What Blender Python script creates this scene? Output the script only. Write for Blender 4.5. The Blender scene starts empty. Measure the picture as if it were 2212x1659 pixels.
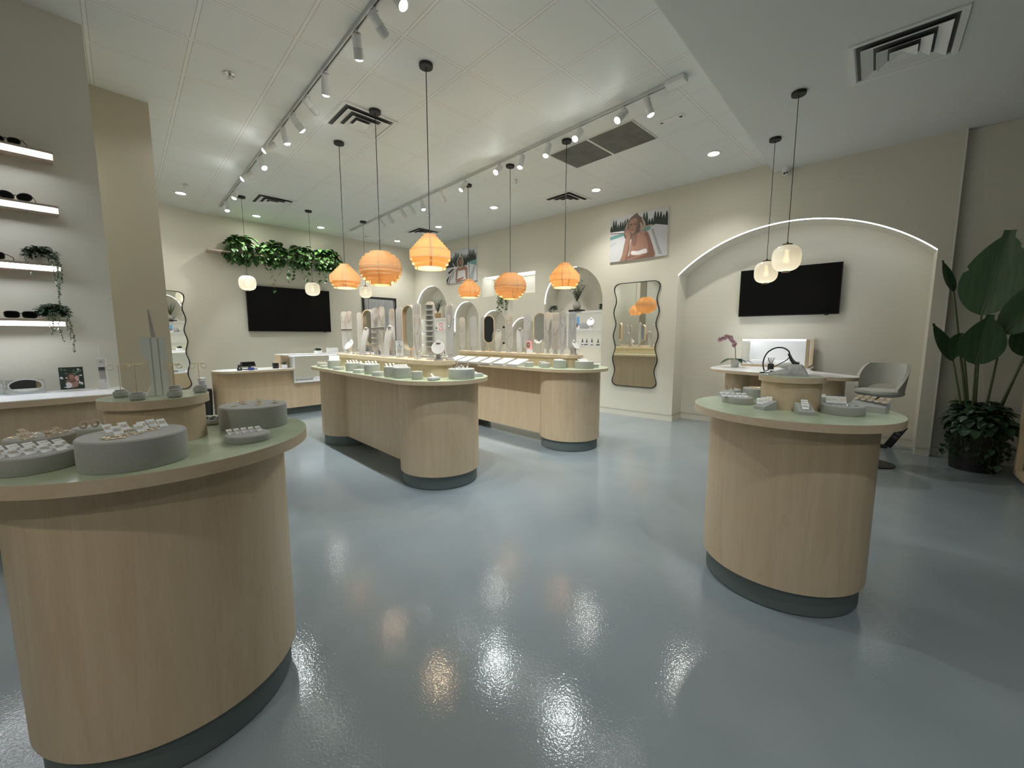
import bpy, bmesh, math, random
from mathutils import Vector, Matrix, geometry
PI = math.pi
rnd = random.Random(7)
sc = bpy.context.scene
C = sc.collection

# ------------------------------------------------------------------ camera, world, exposure
CAM_H = 1.415
def setup_camera():
    yaw, pitch, roll = 0.8463, -0.1151, 0.0003
    cy, sy, cp, sp = math.cos(yaw), math.sin(yaw), math.cos(pitch), math.sin(pitch)
    f = Vector((sy*cp, cy*cp, sp)); r = Vector((cy, -sy, 0)); u = r.cross(f)
    cr, sr = math.cos(roll), math.sin(roll)
    r, u = cr*r+sr*u, -sr*r+cr*u
    cd = bpy.data.cameras.new('camera'); cd.sensor_width = 36; cd.lens = 876.5/2212*36
    cd.clip_start = 0.02; cd.clip_end = 60
    co = bpy.data.objects.new('camera', cd); C.objects.link(co)
    co.matrix_world = Matrix(((r.x, u.x, -f.x, 0), (r.y, u.y, -f.y, 0), (r.z, u.z, -f.z, CAM_H), (0, 0, 0, 1)))
    sc.camera = co
setup_camera()
w = bpy.data.worlds.new('world'); sc.world = w; w.use_nodes = True
w.node_tree.nodes['Background'].inputs[0].default_value = (0.85, 0.93, 1.0, 1)
w.node_tree.nodes['Background'].inputs[1].default_value = 0.02
sc.view_settings.view_transform = 'Standard'; sc.view_settings.look = 'None'
sc.view_settings.gamma = 1.0; sc.view_settings.use_curve_mapping = False
sc.view_settings.exposure = 0.15
sc.cycles.max_bounces = 8; sc.cycles.diffuse_bounces = 5; sc.cycles.glossy_bounces = 4
sc.cycles.transmission_bounces = 6; sc.cycles.transparent_max_bounces = 8
sc.cycles.caustics_reflective = False; sc.cycles.caustics_refractive = False
sc.cycles.sample_clamp_indirect = 4.0; sc.cycles.use_denoising = True
# light levels (W)
P_SPOT, P_DOWN, P_WOOD, P_GLOBE = 60.0, 46.0, 12.0, .6
P_FILL = 26.0  # fill light of the added downlights
COOL = (0.90, 0.98, 1.0); WARM = (1.0, 0.80, 0.52)
E_LENS, E_LED = 90.0, 9.0

TH = 0.083                                   # ceiling grid and islands are turned by this against the walls
CEIL, SOFFIT, WX, BX = 3.80, 3.68, 6.83, 7.25
def gp(i, j):                                # a point of the ceiling grid (cells of 2 ft)
    x, y = i*0.6096+0.5997, j*0.6096+4.367
    return (x*math.cos(TH)+y*math.sin(TH), -x*math.sin(TH)+y*math.cos(TH))

# ------------------------------------------------------------------ materials
def nt(name):
    m = bpy.data.materials.new(name); m.use_nodes = True
    return m, m.node_tree.nodes, m.node_tree.links
def col(c): return (*c, 1.0)
def mat(name, c, rough=0.5, metal=0.0, noise=None, bump=None, spec=None, emis=None, es=1.0, c2=None, scale=(1, 1, 1), coords='Object', sheen=0):
    m, n, l = nt(name); b = n['Principled BSDF']
    b.inputs['Base Color'].default_value = col(c); b.inputs['Roughness'].default_value = rough
    b.inputs['Metallic'].default_value = metal
    if spec is not None: b.inputs['Specular IOR Level'].default_value = spec
    if sheen: b.inputs['Sheen Weight'].default_value = sheen
    if emis: b.inputs['Emission Color'].default_value = col(emis); b.inputs['Emission Strength'].default_value = es
    if noise or bump:
        tc = n.new('ShaderNodeTexCoord'); mp = n.new('ShaderNodeMapping'); mp.inputs['Scale'].default_value = scale
        l.new(tc.outputs[coords], mp.inputs[0])
        if noise:
            t = n.new('ShaderNodeTexNoise'); t.inputs['Scale'].default_value = noise; t.inputs['Detail'].default_value = 5
            l.new(mp.outputs[0], t.inputs['Vector'])
            mx = n.new('ShaderNodeMix'); mx.data_type = 'RGBA'
            cc = c2 or tuple(x*0.8 for x in c)
            mx.inputs[6].default_value = col(c); mx.inputs[7].default_value = col(cc)
            cr = n.new('ShaderNodeMapRange'); cr.inputs[1].default_value = .35; cr.inputs[2].default_value = .65
            l.new(t.outputs[0], cr.inputs[0]); l.new(cr.outputs[0], mx.inputs[0]); l.new(mx.outputs[2], b.inputs['Base Color'])
        if bump:
            t2 = n.new('ShaderNodeTexNoise'); t2.inputs['Scale'].default_value = bump[0]; t2.inputs['Detail'].default_value = 3
            l.new(mp.outputs[0], t2.inputs['Vector'])
            bp = n.new('ShaderNodeBump'); bp.inputs['Strength'].default_value = bump[1]; bp.inputs['Distance'].default_value = bump[2]
            l.new(t2.outputs[0], bp.inputs['Height']); l.new(bp.outputs[0], b.inputs['Normal'])
    return m
def wood(name, c1, c2, rough=0.4, sc_=(7, 7, .55)):
    m, n, l = nt(name); b = n['Principled BSDF']; b.inputs['Roughness'].default_value = rough
    tc = n.new('ShaderNodeTexCoord'); mp = n.new('ShaderNodeMapping'); mp.inputs['Scale'].default_value = sc_
    l.new(tc.outputs['Object'], mp.inputs[0])
    t = n.new('ShaderNodeTexNoise'); t.inputs['Scale'].default_value = 1.6; t.inputs['Detail'].default_value = 8; t.inputs['Distortion'].default_value = 1.2
    t2 = n.new('ShaderNodeTexNoise'); t2.inputs['Scale'].default_value = 22; t2.inputs['Detail'].default_value = 2
    t3 = n.new('ShaderNodeTexNoise'); t3.inputs['Scale'].default_value = 3.1; t3.inputs['Detail'].default_value = 1
    l.new(mp.outputs[0], t.inputs[0]); l.new(mp.outputs[0], t2.inputs[0])
    mp3 = n.new('ShaderNodeMapping'); mp3.inputs['Scale'].default_value = (6, 6, 2.2); l.new(tc.outputs['Object'], mp3.inputs[0]); l.new(mp3.outputs[0], t3.inputs[0])
    r = n.new('ShaderNodeValToRGB'); r.color_ramp.elements[0].position = .36; r.color_ramp.elements[1].position = .68
    r.color_ramp.elements[0].color = col(c2); r.color_ramp.elements[1].color = col(c1)
    l.new(t.outputs[0], r.inputs[0])
    mx = n.new('ShaderNodeMix'); mx.data_type = 'RGBA'; mx.blend_type = 'MULTIPLY'; mx.inputs[0].default_value = .16
    l.new(r.outputs[0], mx.inputs[6]); l.new(t2.outputs[0], mx.inputs[7])
    k = n.new('ShaderNodeMapRange'); k.inputs[1].default_value = .72; k.inputs[2].default_value = .76; l.new(t3.outputs[0], k.inputs[0])
    mk = n.new('ShaderNodeMix'); mk.data_type = 'RGBA'; mk.inputs[7].default_value = col(tuple(x*.93 for x in c2))
    l.new(k.outputs[0], mk.inputs[0]); l.new(mx.outputs[2], mk.inputs[6]); l.new(mk.outputs[2], b.inputs['Base Color'])
    return m
def emit(name, c, s):
    m, n, l = nt(name); n.remove(n['Principled BSDF']); e = n.new('ShaderNodeEmission')
    e.inputs[0].default_value = col(c); e.inputs[1].default_value = s
    l.new(e.outputs[0], n['Material Output'].inputs[0]); return m
def translucent(name, c, tw=.45, clear=0.0, rough=.5, ribs=None, wn=None):
    m, n, l = nt(name); b = n['Principled BSDF']; b.inputs['Base Color'].default_value = col(c); b.inputs['Roughness'].default_value = rough
    tr = n.new('ShaderNodeBsdfTranslucent'); tr.inputs[0].default_value = col(c)
    if wn:
        tc = n.new('ShaderNodeTexCoord'); mp = n.new('ShaderNodeMapping'); mp.inputs['Scale'].default_value = (2, 2, 60)
        t = n.new('ShaderNodeTexNoise'); t.inputs['Scale'].default_value = 3; t.inputs['Detail'].default_value = 4
        l.new(tc.outputs['Object'], mp.inputs[0]); l.new(mp.outputs[0], t.inputs[0])
        mx = n.new('ShaderNodeMix'); mx.data_type = 'RGBA'; mx.inputs[6].default_value = col(c); mx.inputs[7].default_value = col(wn)
        l.new(t.outputs[0], mx.inputs[0]); l.new(mx.outputs[2], b.inputs['Base Color']); l.new(mx.outputs[2], tr.inputs[0])
    s1 = n.new('ShaderNodeMixShader'); s1.inputs[0].default_value = tw
    l.new(b.outputs[0], s1.inputs[1]); l.new(tr.outputs[0], s1.inputs[2])
    out = s1
    if clear:
        tp = n.new('ShaderNodeBsdfTransparent'); tp.inputs[0].default_value = (1, 1, 1, 1); s2 = n.new('ShaderNodeMixShader'); s2.inputs[0].default_value = clear
        l.new(s1.outputs[0], s2.inputs[1]); l.new(tp.outputs[0], s2.inputs[2]); out = s2
    l.new(out.outputs[0], n['Material Output'].inputs[0]); return m
def glass(name, tint=(.93, .97, .97), refl=.08):
    m, n, l = nt(name); n.remove(n['Principled BSDF'])
    g = n.new('ShaderNodeBsdfGlossy'); g.inputs['Roughness'].default_value = .03; t = n.new('ShaderNodeBsdfTransparent'); t.inputs[0].default_value = col(tint)
    s = n.new('ShaderNodeMixShader'); s.inputs[0].default_value = refl
    l.new(t.outputs[0], s.inputs[1]); l.new(g.outputs[0], s.inputs[2]); l.new(s.outputs[0], n['Material Output'].inputs[0]); return m
def ceiling_mat():
    m, n, l = nt('acoustic ceiling tiles'); b = n['Principled BSDF']; b.inputs['Roughness'].default_value = .55
    tc = n.new('ShaderNodeTexCoord'); mp = n.new('ShaderNodeMapping')
    # inverse of gp(): rotate, then shift into whole cells
    mp.vector_type = 'POINT'; mp.inputs['Rotation'].default_value = (0, 0, TH)
    l.new(tc.outputs['Object'], mp.inputs[0])
    sx = n.new('ShaderNodeSeparateXYZ'); l.new(mp.outputs[0], sx.inputs[0])
    def ma(op, a, v, v3=None):
        q = n.new('ShaderNodeMath'); q.operation = op
        if hasattr(a, 'node'): l.new(a, q.inputs[0])
        else: q.inputs[0].default_value = a
        if hasattr(v, 'node'): l.new(v, q.inputs[1])
        elif v is not None: q.inputs[1].default_value = v
        return q.outputs[0]
    def edge(o, off):
        g = ma('DIVIDE', ma('SUBTRACT', o, off), .6096)
        fr = ma('FRACT', g, None); d = ma('ABSOLUTE', ma('SUBTRACT', fr, .5), None)
        return ma('MULTIPLY', ma('SUBTRACT', .5, d), .6096), ma('FLOOR', g, None)
    ex, fx = edge(sx.outputs[0], .5997); ey, fy = edge(sx.outputs[1], 4.367)
    e = ma('MINIMUM', ex, ey)
    bar = ma('LESS_THAN', e, .0125)
    line = ma('MULTIPLY', ma('GREATER_THAN', e, .0125), ma('LESS_THAN', e, .0152))
    cb = n.new('ShaderNodeCombineXYZ'); l.new(fx, cb.inputs[0]); l.new(fy, cb.inputs[1])
    wn_ = n.new('ShaderNodeTexWhiteNoise'); l.new(cb.outputs[0], wn_.inputs[0])
    fs = n.new('ShaderNodeTexNoise'); fs.inputs['Scale'].default_value = 130; fs.inputs['Detail'].default_value = 3; l.new(mp.outputs[0], fs.inputs[0])
    v = ma('ADD', ma('MULTIPLY', wn_.outputs[0], .05), ma('MULTIPLY', fs.outputs[0], .16))
    tile = n.new('ShaderNodeMix'); tile.data_type = 'RGBA'
    tile.inputs[6].default_value = (.56, .58, .57, 1); tile.inputs[7].default_value = (.84, .86, .85, 1); l.new(ma('ADD', v, .55), tile.inputs[0])
    m1 = n.new('ShaderNodeMix'); m1.data_type = 'RGBA'; l.new(bar, m1.inputs[0]); l.new(tile.outputs[2], m1.inputs[6]); m1.inputs[7].default_value = (.80, .80, .78, 1)
    m2 = n.new('ShaderNodeMix'); m2.data_type = 'RGBA'; l.new(line, m2.inputs[0]); l.new(m1.outputs[2], m2.inputs[6]); m2.inputs[7].default_value = (.30, .30, .28, 1)
    l.new(m2.outputs[2], b.inputs['Base Color'])
    bp = n.new('ShaderNodeBump'); bp.inputs['Strength'].default_value = .35; bp.inputs['Distance'].default_value = .003
    l.new(ma('ADD', bar, ma('MULTIPLY', fs.outputs[0], .25)), bp.inputs['Height']); l.new(bp.outputs[0], b.inputs['Normal'])
    return m
def floor_mat():
    m, n, l = nt('grey epoxy floor'); b = n['Principled BSDF']
    tc = n.new('ShaderNodeTexCoord')
    t = n.new('ShaderNodeTexNoise'); t.inputs['Scale'].default_value = 1.1; t.inputs['Detail'].default_value = 6; t.inputs['Distortion'].default_value = .6
    l.new(tc.outputs['Object'], t.inputs[0])
    r = n.new('ShaderNodeValToRGB'); r.color_ramp.elements[0].position = .3; r.color_ramp.elements[1].position = .75
    r.color_ramp.elements[0].color = (.225, .262, .283, 1); r.color_ramp.elements[1].color = (.275, .315, .335, 1)
    l.new(t.outputs[0], r.inputs[0]); l.new(r.outputs[0], b.inputs['Base Color'])
    b.inputs['Roughness'].default_value = .085
    t2 = n.new('ShaderNodeTexNoise'); t2.inputs['Scale'].default_value = 95; t2.inputs['Detail'].default_value = 2; l.new(tc.outputs['Object'], t2.inputs[0])
    t3 = n.new('ShaderNodeTexNoise'); t3.inputs['Scale'].default_value = 3.5; t3.inputs['Detail'].default_value = 3; l.new(tc.outputs['Object'], t3.inputs[0])
    bp = n.new('ShaderNodeBump'); bp.inputs['Strength'].default_value = .45; bp.inputs['Distance'].default_value = .0012; l.new(t2.outputs[0], bp.inputs['Height'])
    bq = n.new('ShaderNodeBump'); bq.inputs['Strength'].default_value = .12; bq.inputs['Distance'].default_value = .01; l.new(t3.outputs[0], bq.inputs['Height'])
    l.new(bq.outputs[0], bp.inputs['Normal']); l.new(bp.outputs[0], b.inputs['Normal'])
    return m
M = dict(
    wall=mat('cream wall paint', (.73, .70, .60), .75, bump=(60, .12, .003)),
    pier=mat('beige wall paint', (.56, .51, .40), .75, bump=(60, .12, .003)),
    white=mat('white paint', (.80, .79, .75), .5),
    plaster=mat('white ceiling plaster', (.70, .72, .70), .8, bump=(40, .1, .003)),
    ceil=ceiling_mat(), floor=floor_mat(),
    wood=wood('maple veneer', (.72, .565, .385), (.65, .495, .32)),
    woodedge=wood('maple edge band', (.72, .58, .41), (.66, .51, .34), sc_=(3, 3, 3)),
    green=mat('sage green linoleum', (.50, .56, .40), .22, noise=6, c2=(.44, .50, .35)),
    plinth=mat('dark grey green plinth', (.125, .155, .15), .55),
    grey=mat('grey microsuede', (.42, .415, .385), .9, noise=260, c2=(.38, .375, .345), sheen=.2),
    board=mat('pale grey suede board', (.46, .445, .425), .85, noise=140, c2=(.43, .415, .395)),
    wtop=mat('white solid surface', (.86, .86, .86), .25),
    card=mat('white paper card', (.86, .86, .84), .6),
    kraft=mat('beige jewelry card', (.52, .42, .31), .7),
    gold=mat('gold metal', (.72, .55, .33), .35, 1.0), silver=mat('silver metal', (.75, .75, .74), .2, 1.0),
    black=mat('black plastic', (.012, .012, .012), .4), matte=mat('matte black metal', (.015, .015, .015), .6),
    screen=mat('dark glass screen', (.004, .004, .004), .32, spec=.15),
    mirror=mat('mirror glass', (.86, .88, .86), .015, 1.0),
    leaf=mat('pothos leaf', (.075, .17, .045), .4, noise=9, c2=(.03, .085, .02)),
    leafd=mat('dark green leaf', (.035, .085, .035), .45, noise=7, c2=(.02, .05, .02)),
    leafg=mat('bird of paradise leaf', (.055, .125, .05), .38, noise=3, c2=(.035, .09, .035), scale=(1, 14, 1)),
    olive=mat('grey green olive leaf', (.16, .22, .15), .6, noise=20, c2=(.09, .14, .09)),
    stem=mat('green stem', (.10, .13, .05), .6), bark=mat('woody stem', (.13, .10, .06), .8),
    pot=mat('white ceramic', (.72, .70, .66), .4), stone=mat('speckled stone ceramic', (.46, .44, .41), .85, noise=60, c2=(.36, .34, .32)),
    basket=mat('tan woven basket', (.50, .33, .17), .8, bump=(80, .8, .01)),
    lightwhite=mat('white lamp housing', (.78, .78, .77), .4), track=mat('white track rail', (.62, .62, .61), .5),
    slot=mat('dark slot', (.05, .05, .05), .6), ventdark=mat('vent cavity', (.09, .09, .09), .8), grille=mat('grey return grille', (.15, .15, .135), .7, noise=5, c2=(.10, .10, .09)),
    chair=mat('grey boucle fabric', (.52, .52, .47), .95, bump=(160, .6, .006), sheen=.3),
    curtain=mat('grey sheer curtain', (.74, .75, .76), .8), 
    lens=emit('lit lens', (.95, 1.0, .96), E_LENS), down=emit('lit downlight', (1.0, .97, .88), 70.0),
    led=emit('led strip', (.90, .95, 1.0), E_LED), ledshelf=emit('bright shelf strip', (.88, .93, 1.0), 20.0), ledlow=emit('led shelf strip', (.88, .93, 1.0), 3.2),
    bulb=emit('warm bulb', (1.0, .70, .32), 30.0),
    veneer=translucent('pine veneer', (.85, .65, .40), .55, wn=(.76, .55, .31)),
    opal=translucent('opal ribbed glass', (.84, .83, .80), .45, clear=.12, rough=.2), bulbg=emit('warm frosted bulb', (1.0, .82, .45), 3.2),
    glass=glass('clear glass', (.98, .985, .985), .05), acrylic=glass('clear acrylic', (.95, .97, .98), .14),
    navy=mat('navy label', (.03, .05, .22), .4), blue=mat('sky blue print', (.20, .42, .72), .5), pink=mat('pink print', (.72, .36, .36), .5),
    amber=mat('amber bottle glass', (.03, .015, .01), .15),
    magenta=mat('orchid petal', (.50, .17, .30), .5, noise=60, c2=(.7, .5, .55)), paper=mat('paper', (.75, .76, .76), .6), ink=mat('ink', (.05, .05, .05), .6),
    lcd=mat('grey lcd', (.09, .10, .11), .2), key=mat('grey key', (.22, .22, .22), .5),
    skin=mat('printed skin', (.36, .20, .145), .5), skin2=mat('printed shaded skin', (.24, .115, .08), .5), hair=mat('printed brown hair', (.14, .085, .06), .5), hairl=mat('printed light hair', (.42, .34, .27), .5),
    psky=mat('printed pale sky', (.62, .63, .65), .5), ptree=mat('printed dark trees', (.02, .035, .025), .5), pool=mat('printed pool water', (.16, .36, .36), .5),
    pdeck=mat('printed pale deck', (.62, .63, .66), .5), pshade=mat('printed deck shade', (.38, .39, .42), .5), pwhite=mat('printed white', (.80, .76, .78), .5), lips=mat('printed lips', (.28, .05, .05), .5),
)

# ------------------------------------------------------------------ mesh helpers
def Tm(x=0, y=0, z=0, rz=0, rx=0, ry=0, s=None):
    m = Matrix.Translation((x, y, z)) @ Matrix.Rotation(rz, 4, 'Z') @ Matrix.Rotation(ry, 4, 'Y') @ Matrix.Rotation(rx, 4, 'X')
    if s: m = m @ Matrix.Diagonal((*s, 1)) if isinstance(s, tuple) else m @ Matrix.Scale(s, 4)
    return m
FR = Matrix(((0, 0, 1, 0), (1, 0, 0, 0), (0, 1, 0, 0), (0, 0, 0, 1)))     # (a,b,c) -> (x=c, y=a, z=b): outlines on the right wall
FB = Matrix(((1, 0, 0, 0), (0, 0, -1, 0), (0, 1, 0, 0), (0, 0, 0, 1)))    # (a,b,c) -> (x=a, y=-c, z=b): outlines facing -y
class MB:
    def __init__(s): s.bm = bmesh.new()
    def _fin(s, vs, fs, m, mi):
        if m is not None:
            for v in vs: v.co = m @ v.co
        for f in fs: f.material_index = mi
    def box(s, x0, x1, y0, y1, z0, z1, m=None, mi=0, bev=0):
        v = [s.bm.verts.new(p) for p in ((x0, y0, z0), (x1, y0, z0), (x1, y1, z0), (x0, y1, z0), (x0, y0, z1), (x1, y0, z1), (x1, y1, z1), (x0, y1, z1))]
        f = [s.bm.faces.new([v[i] for i in q]) for q in ((0, 3, 2, 1), (4, 5, 6, 7), (0, 1, 5, 4), (1, 2, 6, 5), (2, 3, 7, 6), (3, 0, 4, 7))]
        if bev:
            e = {x for a in f for x in a.edges}
            r = bmesh.ops.bevel(s.bm, geom=list(e), offset=bev, segments=3, affect='EDGES', profile=.5)
            f = r['faces']; v = list({x for a in f for x in a.verts}); 
            todo = [f[0]]; seen = set(f)
            for a in list(f):
                for e_ in a.edges:
                    for g in e_.link_faces: seen.add(g)
            f = list(seen); v = list({x for a in f for x in a.verts})
        s._fin(v, f, m, mi); return s
    def lathe(s, prof, seg=32, m=None, mi=0, arc=2*PI, ry=1.0):
        full = abs(arc-2*PI) < 1e-6; n = seg if full else seg+1; rings = []; vs = []; fs = []
        for r, z in prof:
            if r < 1e-6: ring = [s.bm.verts.new((0, 0, z))]*n
            else: ring = [s.bm.verts.new((r*math.cos(arc*k/seg), ry*r*math.sin(arc*k/seg), z)) for k in range(n)]
            rings.append(ring); vs += list(dict.fromkeys(ring))
        for a, b in zip(rings, rings[1:]):
            for k in range(seg):
                q = list(dict.fromkeys([a[k], a[(k+1) % n], b[(k+1) % n], b[k]]))
                if len(q) > 2: fs.append(s.bm.faces.new(q))
        s._fin(vs, fs, m, mi); return s
    def cyl(s, r, z0, z1, seg=24, m=None, mi=0, r2=None, ry=1.0):
        r2 = r if r2 is None else r2
        return s.lathe([(0, z0), (r, z0), (r2, z1), (0, z1)], seg, m, mi, ry=ry)
    def sph(s, r, m=None, mi=0, seg=16, sz=1.0):
        k = max(6, seg//2)
        return s.lathe([(r*math.sin(PI*i/k), -r*sz*math.cos(PI*i/k)) for i in range(k+1)], seg, m, mi)
    def prism(s, outer, z0, z1, holes=(), m=None, mi=0, top=None, side=None):
        loops = [list(outer)]+[list(h) for h in holes]; vb, vt = [], []; fs = []
        for lp in loops:
            vb += [s.bm.verts.new((p[0], p[1], z0)) for p in lp]; vt += [s.bm.verts.new((p[0], p[1], z1)) for p in lp]
        for t in geometry.tessellate_polygon([[Vector((p[0], p[1], 0)) for p in lp] for lp in loops]):
            try:
                a = s.bm.faces.new([vt[i] for i in t]); a.material_index = mi if top is None else top
                b = s.bm.faces.new([vb[i] for i in reversed(t)]); b.material_index = mi
            except ValueError: pass
        o = 0
        for lp in loops:
            k = len(lp)
            for i in range(k):
                f = s.bm.faces.new([vb[o+i], vb[o+(i+1) % k], vt[o+(i+1) % k], vt[o+i]]); f.material_index = mi if side is None else side
            o += k
        if m is not None:
            for v in vb+vt: v.co = m @ v.co
        return s
    def tube(s, pts, r, seg=8, m=None, mi=0, r2=None, closed=False):
        pts = [Vector(p) for p in pts]; n = len(pts); rings = []; vs = []; fs = []; up = None
        for i, p in enumerate(pts):
            if closed: d = pts[(i+1) % n]-pts[i-1]
            else: d = pts[min(i+1, n-1)]-pts[max(i-1, 0)]
            d.normalize()
            if up is None: up = Vector((0, 0, 1)) if abs(d.z) < .9 else Vector((1, 0, 0))
            a = d.cross(up); a.normalize(); up = a.cross(d); up.normalize()
            rr = r if r2 is None else r+(r2-r)*i/(n-1)
            rings.append([s.bm.verts.new(p+(a*math.cos(2*PI*k/seg)+up*math.sin(2*PI*k/seg))*rr) for k in range(seg)]); vs += rings[-1]
        pr = list(zip(rings, rings[1:]))+([(rings[-1], rings[0])] if closed else [])
        for a, b in pr:
            for k in range(seg): fs.append(s.bm.faces.new([a[k], a[(k+1) % seg], b[(k+1) % seg], b[k]]))
        if not closed:
            fs.append(s.bm.faces.new(list(reversed(rings[0])))); fs.append(s.bm.faces.new(rings[-1]))
        s._fin(vs, fs, m, mi); return s
    def ring(s, R, r, seg=20, m=None, mi=0):
        return s.tube([(R*math.cos(2*PI*k/seg), R*math.sin(2*PI*k/seg), 0) for k in range(seg)], r, 6, m, mi, closed=True)
    def poly(s, pts, m=None, mi=0):
        vs = [s.bm.verts.new(p) for p in pts]; s._fin(vs, [s.bm.faces.new(vs)], m, mi); return s
    def mesh(s, name, mats, smooth=True, ang=38):
        bm = s.bm; bmesh.ops.recalc_face_normals(bm, faces=bm.faces)
        if smooth:
            for f in bm.faces: f.smooth = True
            lim = math.radians(ang)
            for e in bm.edges:
                if len(e.link_faces) == 2 and e.calc_face_angle(0) > lim: e.smooth = False
        me = bpy.data.meshes.new(name); bm.to_mesh(me); bm.free()
        for q in (mats if isinstance(mats, (list, tuple)) else [mats]): me.materials.append(M[q] if isinstance(q, str) else q)
        return me
    def obj(s, name, mats, parent=None, loc=(0, 0, 0), rz=0, label=None, cat=None, group=None, kind=None, smooth=True, ang=38):
        o = bpy.data.objects.new(name, s.mesh(name, mats, smooth, ang)); C.objects.link(o)
        o.location = loc; o.rotation_euler = (0, 0, rz)
        if parent: o.parent = parent
        if label: o['label'] = label
        if cat: o['category'] = cat
        if group: o['group'] = group
        if kind: o['kind'] = kind
        return o
def stadium(r, L, y0=0, seg=28):                 # capsule outline from (0,y0) to (0,y0+L)
    p = [(r*math.cos(-PI+PI*k/seg), y0+r*math.sin(-PI+PI*k/seg)) for k in range(seg+1)]
    return p+[(r*math.cos(PI*k/seg), y0+L+r*math.sin(PI*k/seg)) for k in range(seg+1)]
def circ(r, n=40, cx=0, cy=0, sy=1): return [(cx+r*math.cos(2*PI*k/n), cy+sy*r*math.sin(2*PI*k/n)) for k in range(n)]
def arch(cx, hw, z0, zs, rise, n=24, ex=2.0):    # closed opening outline: base z0, springing zs
    p = [(cx+hw, z0)]
    p += [(cx+hw*math.cos(PI*k/n), zs+rise*math.sin(PI*k/n)) for k in range(n+1)]
    return p+[(cx-hw, z0)]
def thing(name, label, cat, loc=(0, 0, 0), rz=0, group=None, kind=None):
    o = bpy.data.objects.new(name, None); C.objects.link(o); o.location = loc; o.rotation_euler = (0, 0, rz)
    o.empty_display_size = .05; o['label'] = label; o['category'] = cat
    if group: o['group'] = group
    if kind: o['kind'] = kind
    return o
def dup(root, loc, rz=0, label=None, group=None, scale=None, rot=None):
    r = root.copy(); C.objects.link(r); r.location = loc; r.rotation_euler = rot or (0, 0, rz)
    if label: r['label'] = label
    if group: r['group'] = group
    if scale: r.scale = scale if isinstance(scale, tuple) else (scale,)*3
    for ch in list(root.children):
        c = ch.copy(); C.objects.link(c); c.parent = r
        for g in list(ch.children):
            d = g.copy(); C.objects.link(d); d.parent = c
    return r
def struct(mb, name, mats, **k): return mb.obj(name, mats, kind='structure', **k)
def spot(name, loc, direction, power, parent=None, size=70, blend=.6, color=COOL, rad=.03):
    ld = bpy.data.lights.new(name, 'SPOT'); ld.energy = power; ld.spot_size = math.radians(size); ld.spot_blend = blend
    ld.color = color; ld.shadow_soft_size = rad
    o = bpy.data.objects.new(name, ld); C.objects.link(o); o.location = loc
    o.rotation_euler = Vector(direction).to_track_quat('-Z', 'Y').to_euler()
    if parent: o.parent = parent
    return o
def point(name, loc, power, parent=None, color=WARM, rad=.03):
    ld = bpy.data.lights.new(name, 'POINT'); ld.energy = power; ld.color = color; ld.shadow_soft_size = rad
    o = bpy.data.objects.new(name, ld); C.objects.link(o); o.location = loc
    if parent: o.parent = parent
    return o

# ------------------------------------------------------------------ room shell
struct(MB().box(-3.6, 7.5, -3.6, 10.2, -.1, 0), 'floor', 'floor')
struct(MB().prism([(-3.6, 1.42), (-3.6, 10.2), (7.5, 10.2), (7.5, 1.19), (6.9, 1.21)], CEIL, CEIL+.1), 'ceiling', 'ceil')
struct(MB().prism([(-3.6, -3.6), (7.5, -3.6), (7.5, 1.19), (-3.6, 1.42)], SOFFIT, CEIL+.1), 'ceiling_soffit', 'plaster')
# tee bar that closes the tile field against the soffit
struct(MB().prism([(-3.6, 1.42), (7.0, 1.2), (7.0, 1.25), (-3.6, 1.47)], CEIL-.006, CEIL), 'trim_1', 'white')
# right wall with the alcove and the niches, front face at x = WX
NA = [(7.56, .44, 1.84, .44), (6.62, .41, 1.62, .41), (5.72, .38, 1.46, .38)]       # small arches: centre y, half width, springing, rise
def alcove_arc(n=40):
    hw, rise = 1.4625, .58; R = (hw*hw+rise*rise)/(2*rise); a0 = math.asin(hw/R); c = 2.42+rise-R
    return [(.9875+R*math.sin(-a0+2*a0*k/n), c+R*math.cos(-a0+2*a0*k/n)) for k in range(n+1)]
AA = alcove_arc()
outer = [(-.60, 0), (-.475, 0)]+AA+[(2.45, 0), (9.9, 0), (9.9, CEIL), (1.2, CEIL), (1.2, SOFFIT), (-.60, SOFFIT)]
holes = [arch(4.48, .67, .9, 2.10, .67), arch(8.945, .665, .9, 2.10, .665)]
holes += [arch(c, h, .9, zs, r) for c, h, zs, r in NA]
holes.append([(5.40, 2.35), (6.99, 2.35), (6.99, 2.80), (5.40, 2.80)])
struct(MB().prism(outer, WX, BX, holes, m=FR), 'wall_right', 'wall', ang=20)
struct(MB().box(BX, BX+.12, -.62, 9.9, 0, CEIL), 'wall_right_back', 'wall')
struct(MB().box(WX+.08, BX+.12, -3.6, -.60, 0, SOFFIT), 'wall_right_front', 'wall')
struct(MB().box(WX-.004, WX+.012, -.606, -.592, 0, SOFFIT), 'trim_2', 'white')
struct(MB().prism([(.80, 9.50), (2.056, 9.93), (WX+.5, 9.61), (WX+.5, 10.2), (.80, 10.2)], 0, CEIL), 'wall_back', 'wall')
struct(MB().box(-3.6, .365, 4.75, 5.78, 0, CEIL), 'wall_left', 'wall')
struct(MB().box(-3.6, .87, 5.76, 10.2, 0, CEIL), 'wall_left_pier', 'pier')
struct(MB().box(-3.7, -3.6, -3.6, 4.75, 0, CEIL), 'wall_left_side', 'wall')
struct(MB().box(-3.6, 7.5, -3.7, -3.6, 0, CEIL), 'wall_front', mat('unlit mall in dark paint', (.06, .06, .06), .5))  # painted dark to stand in for the unlit mall beyond
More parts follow.
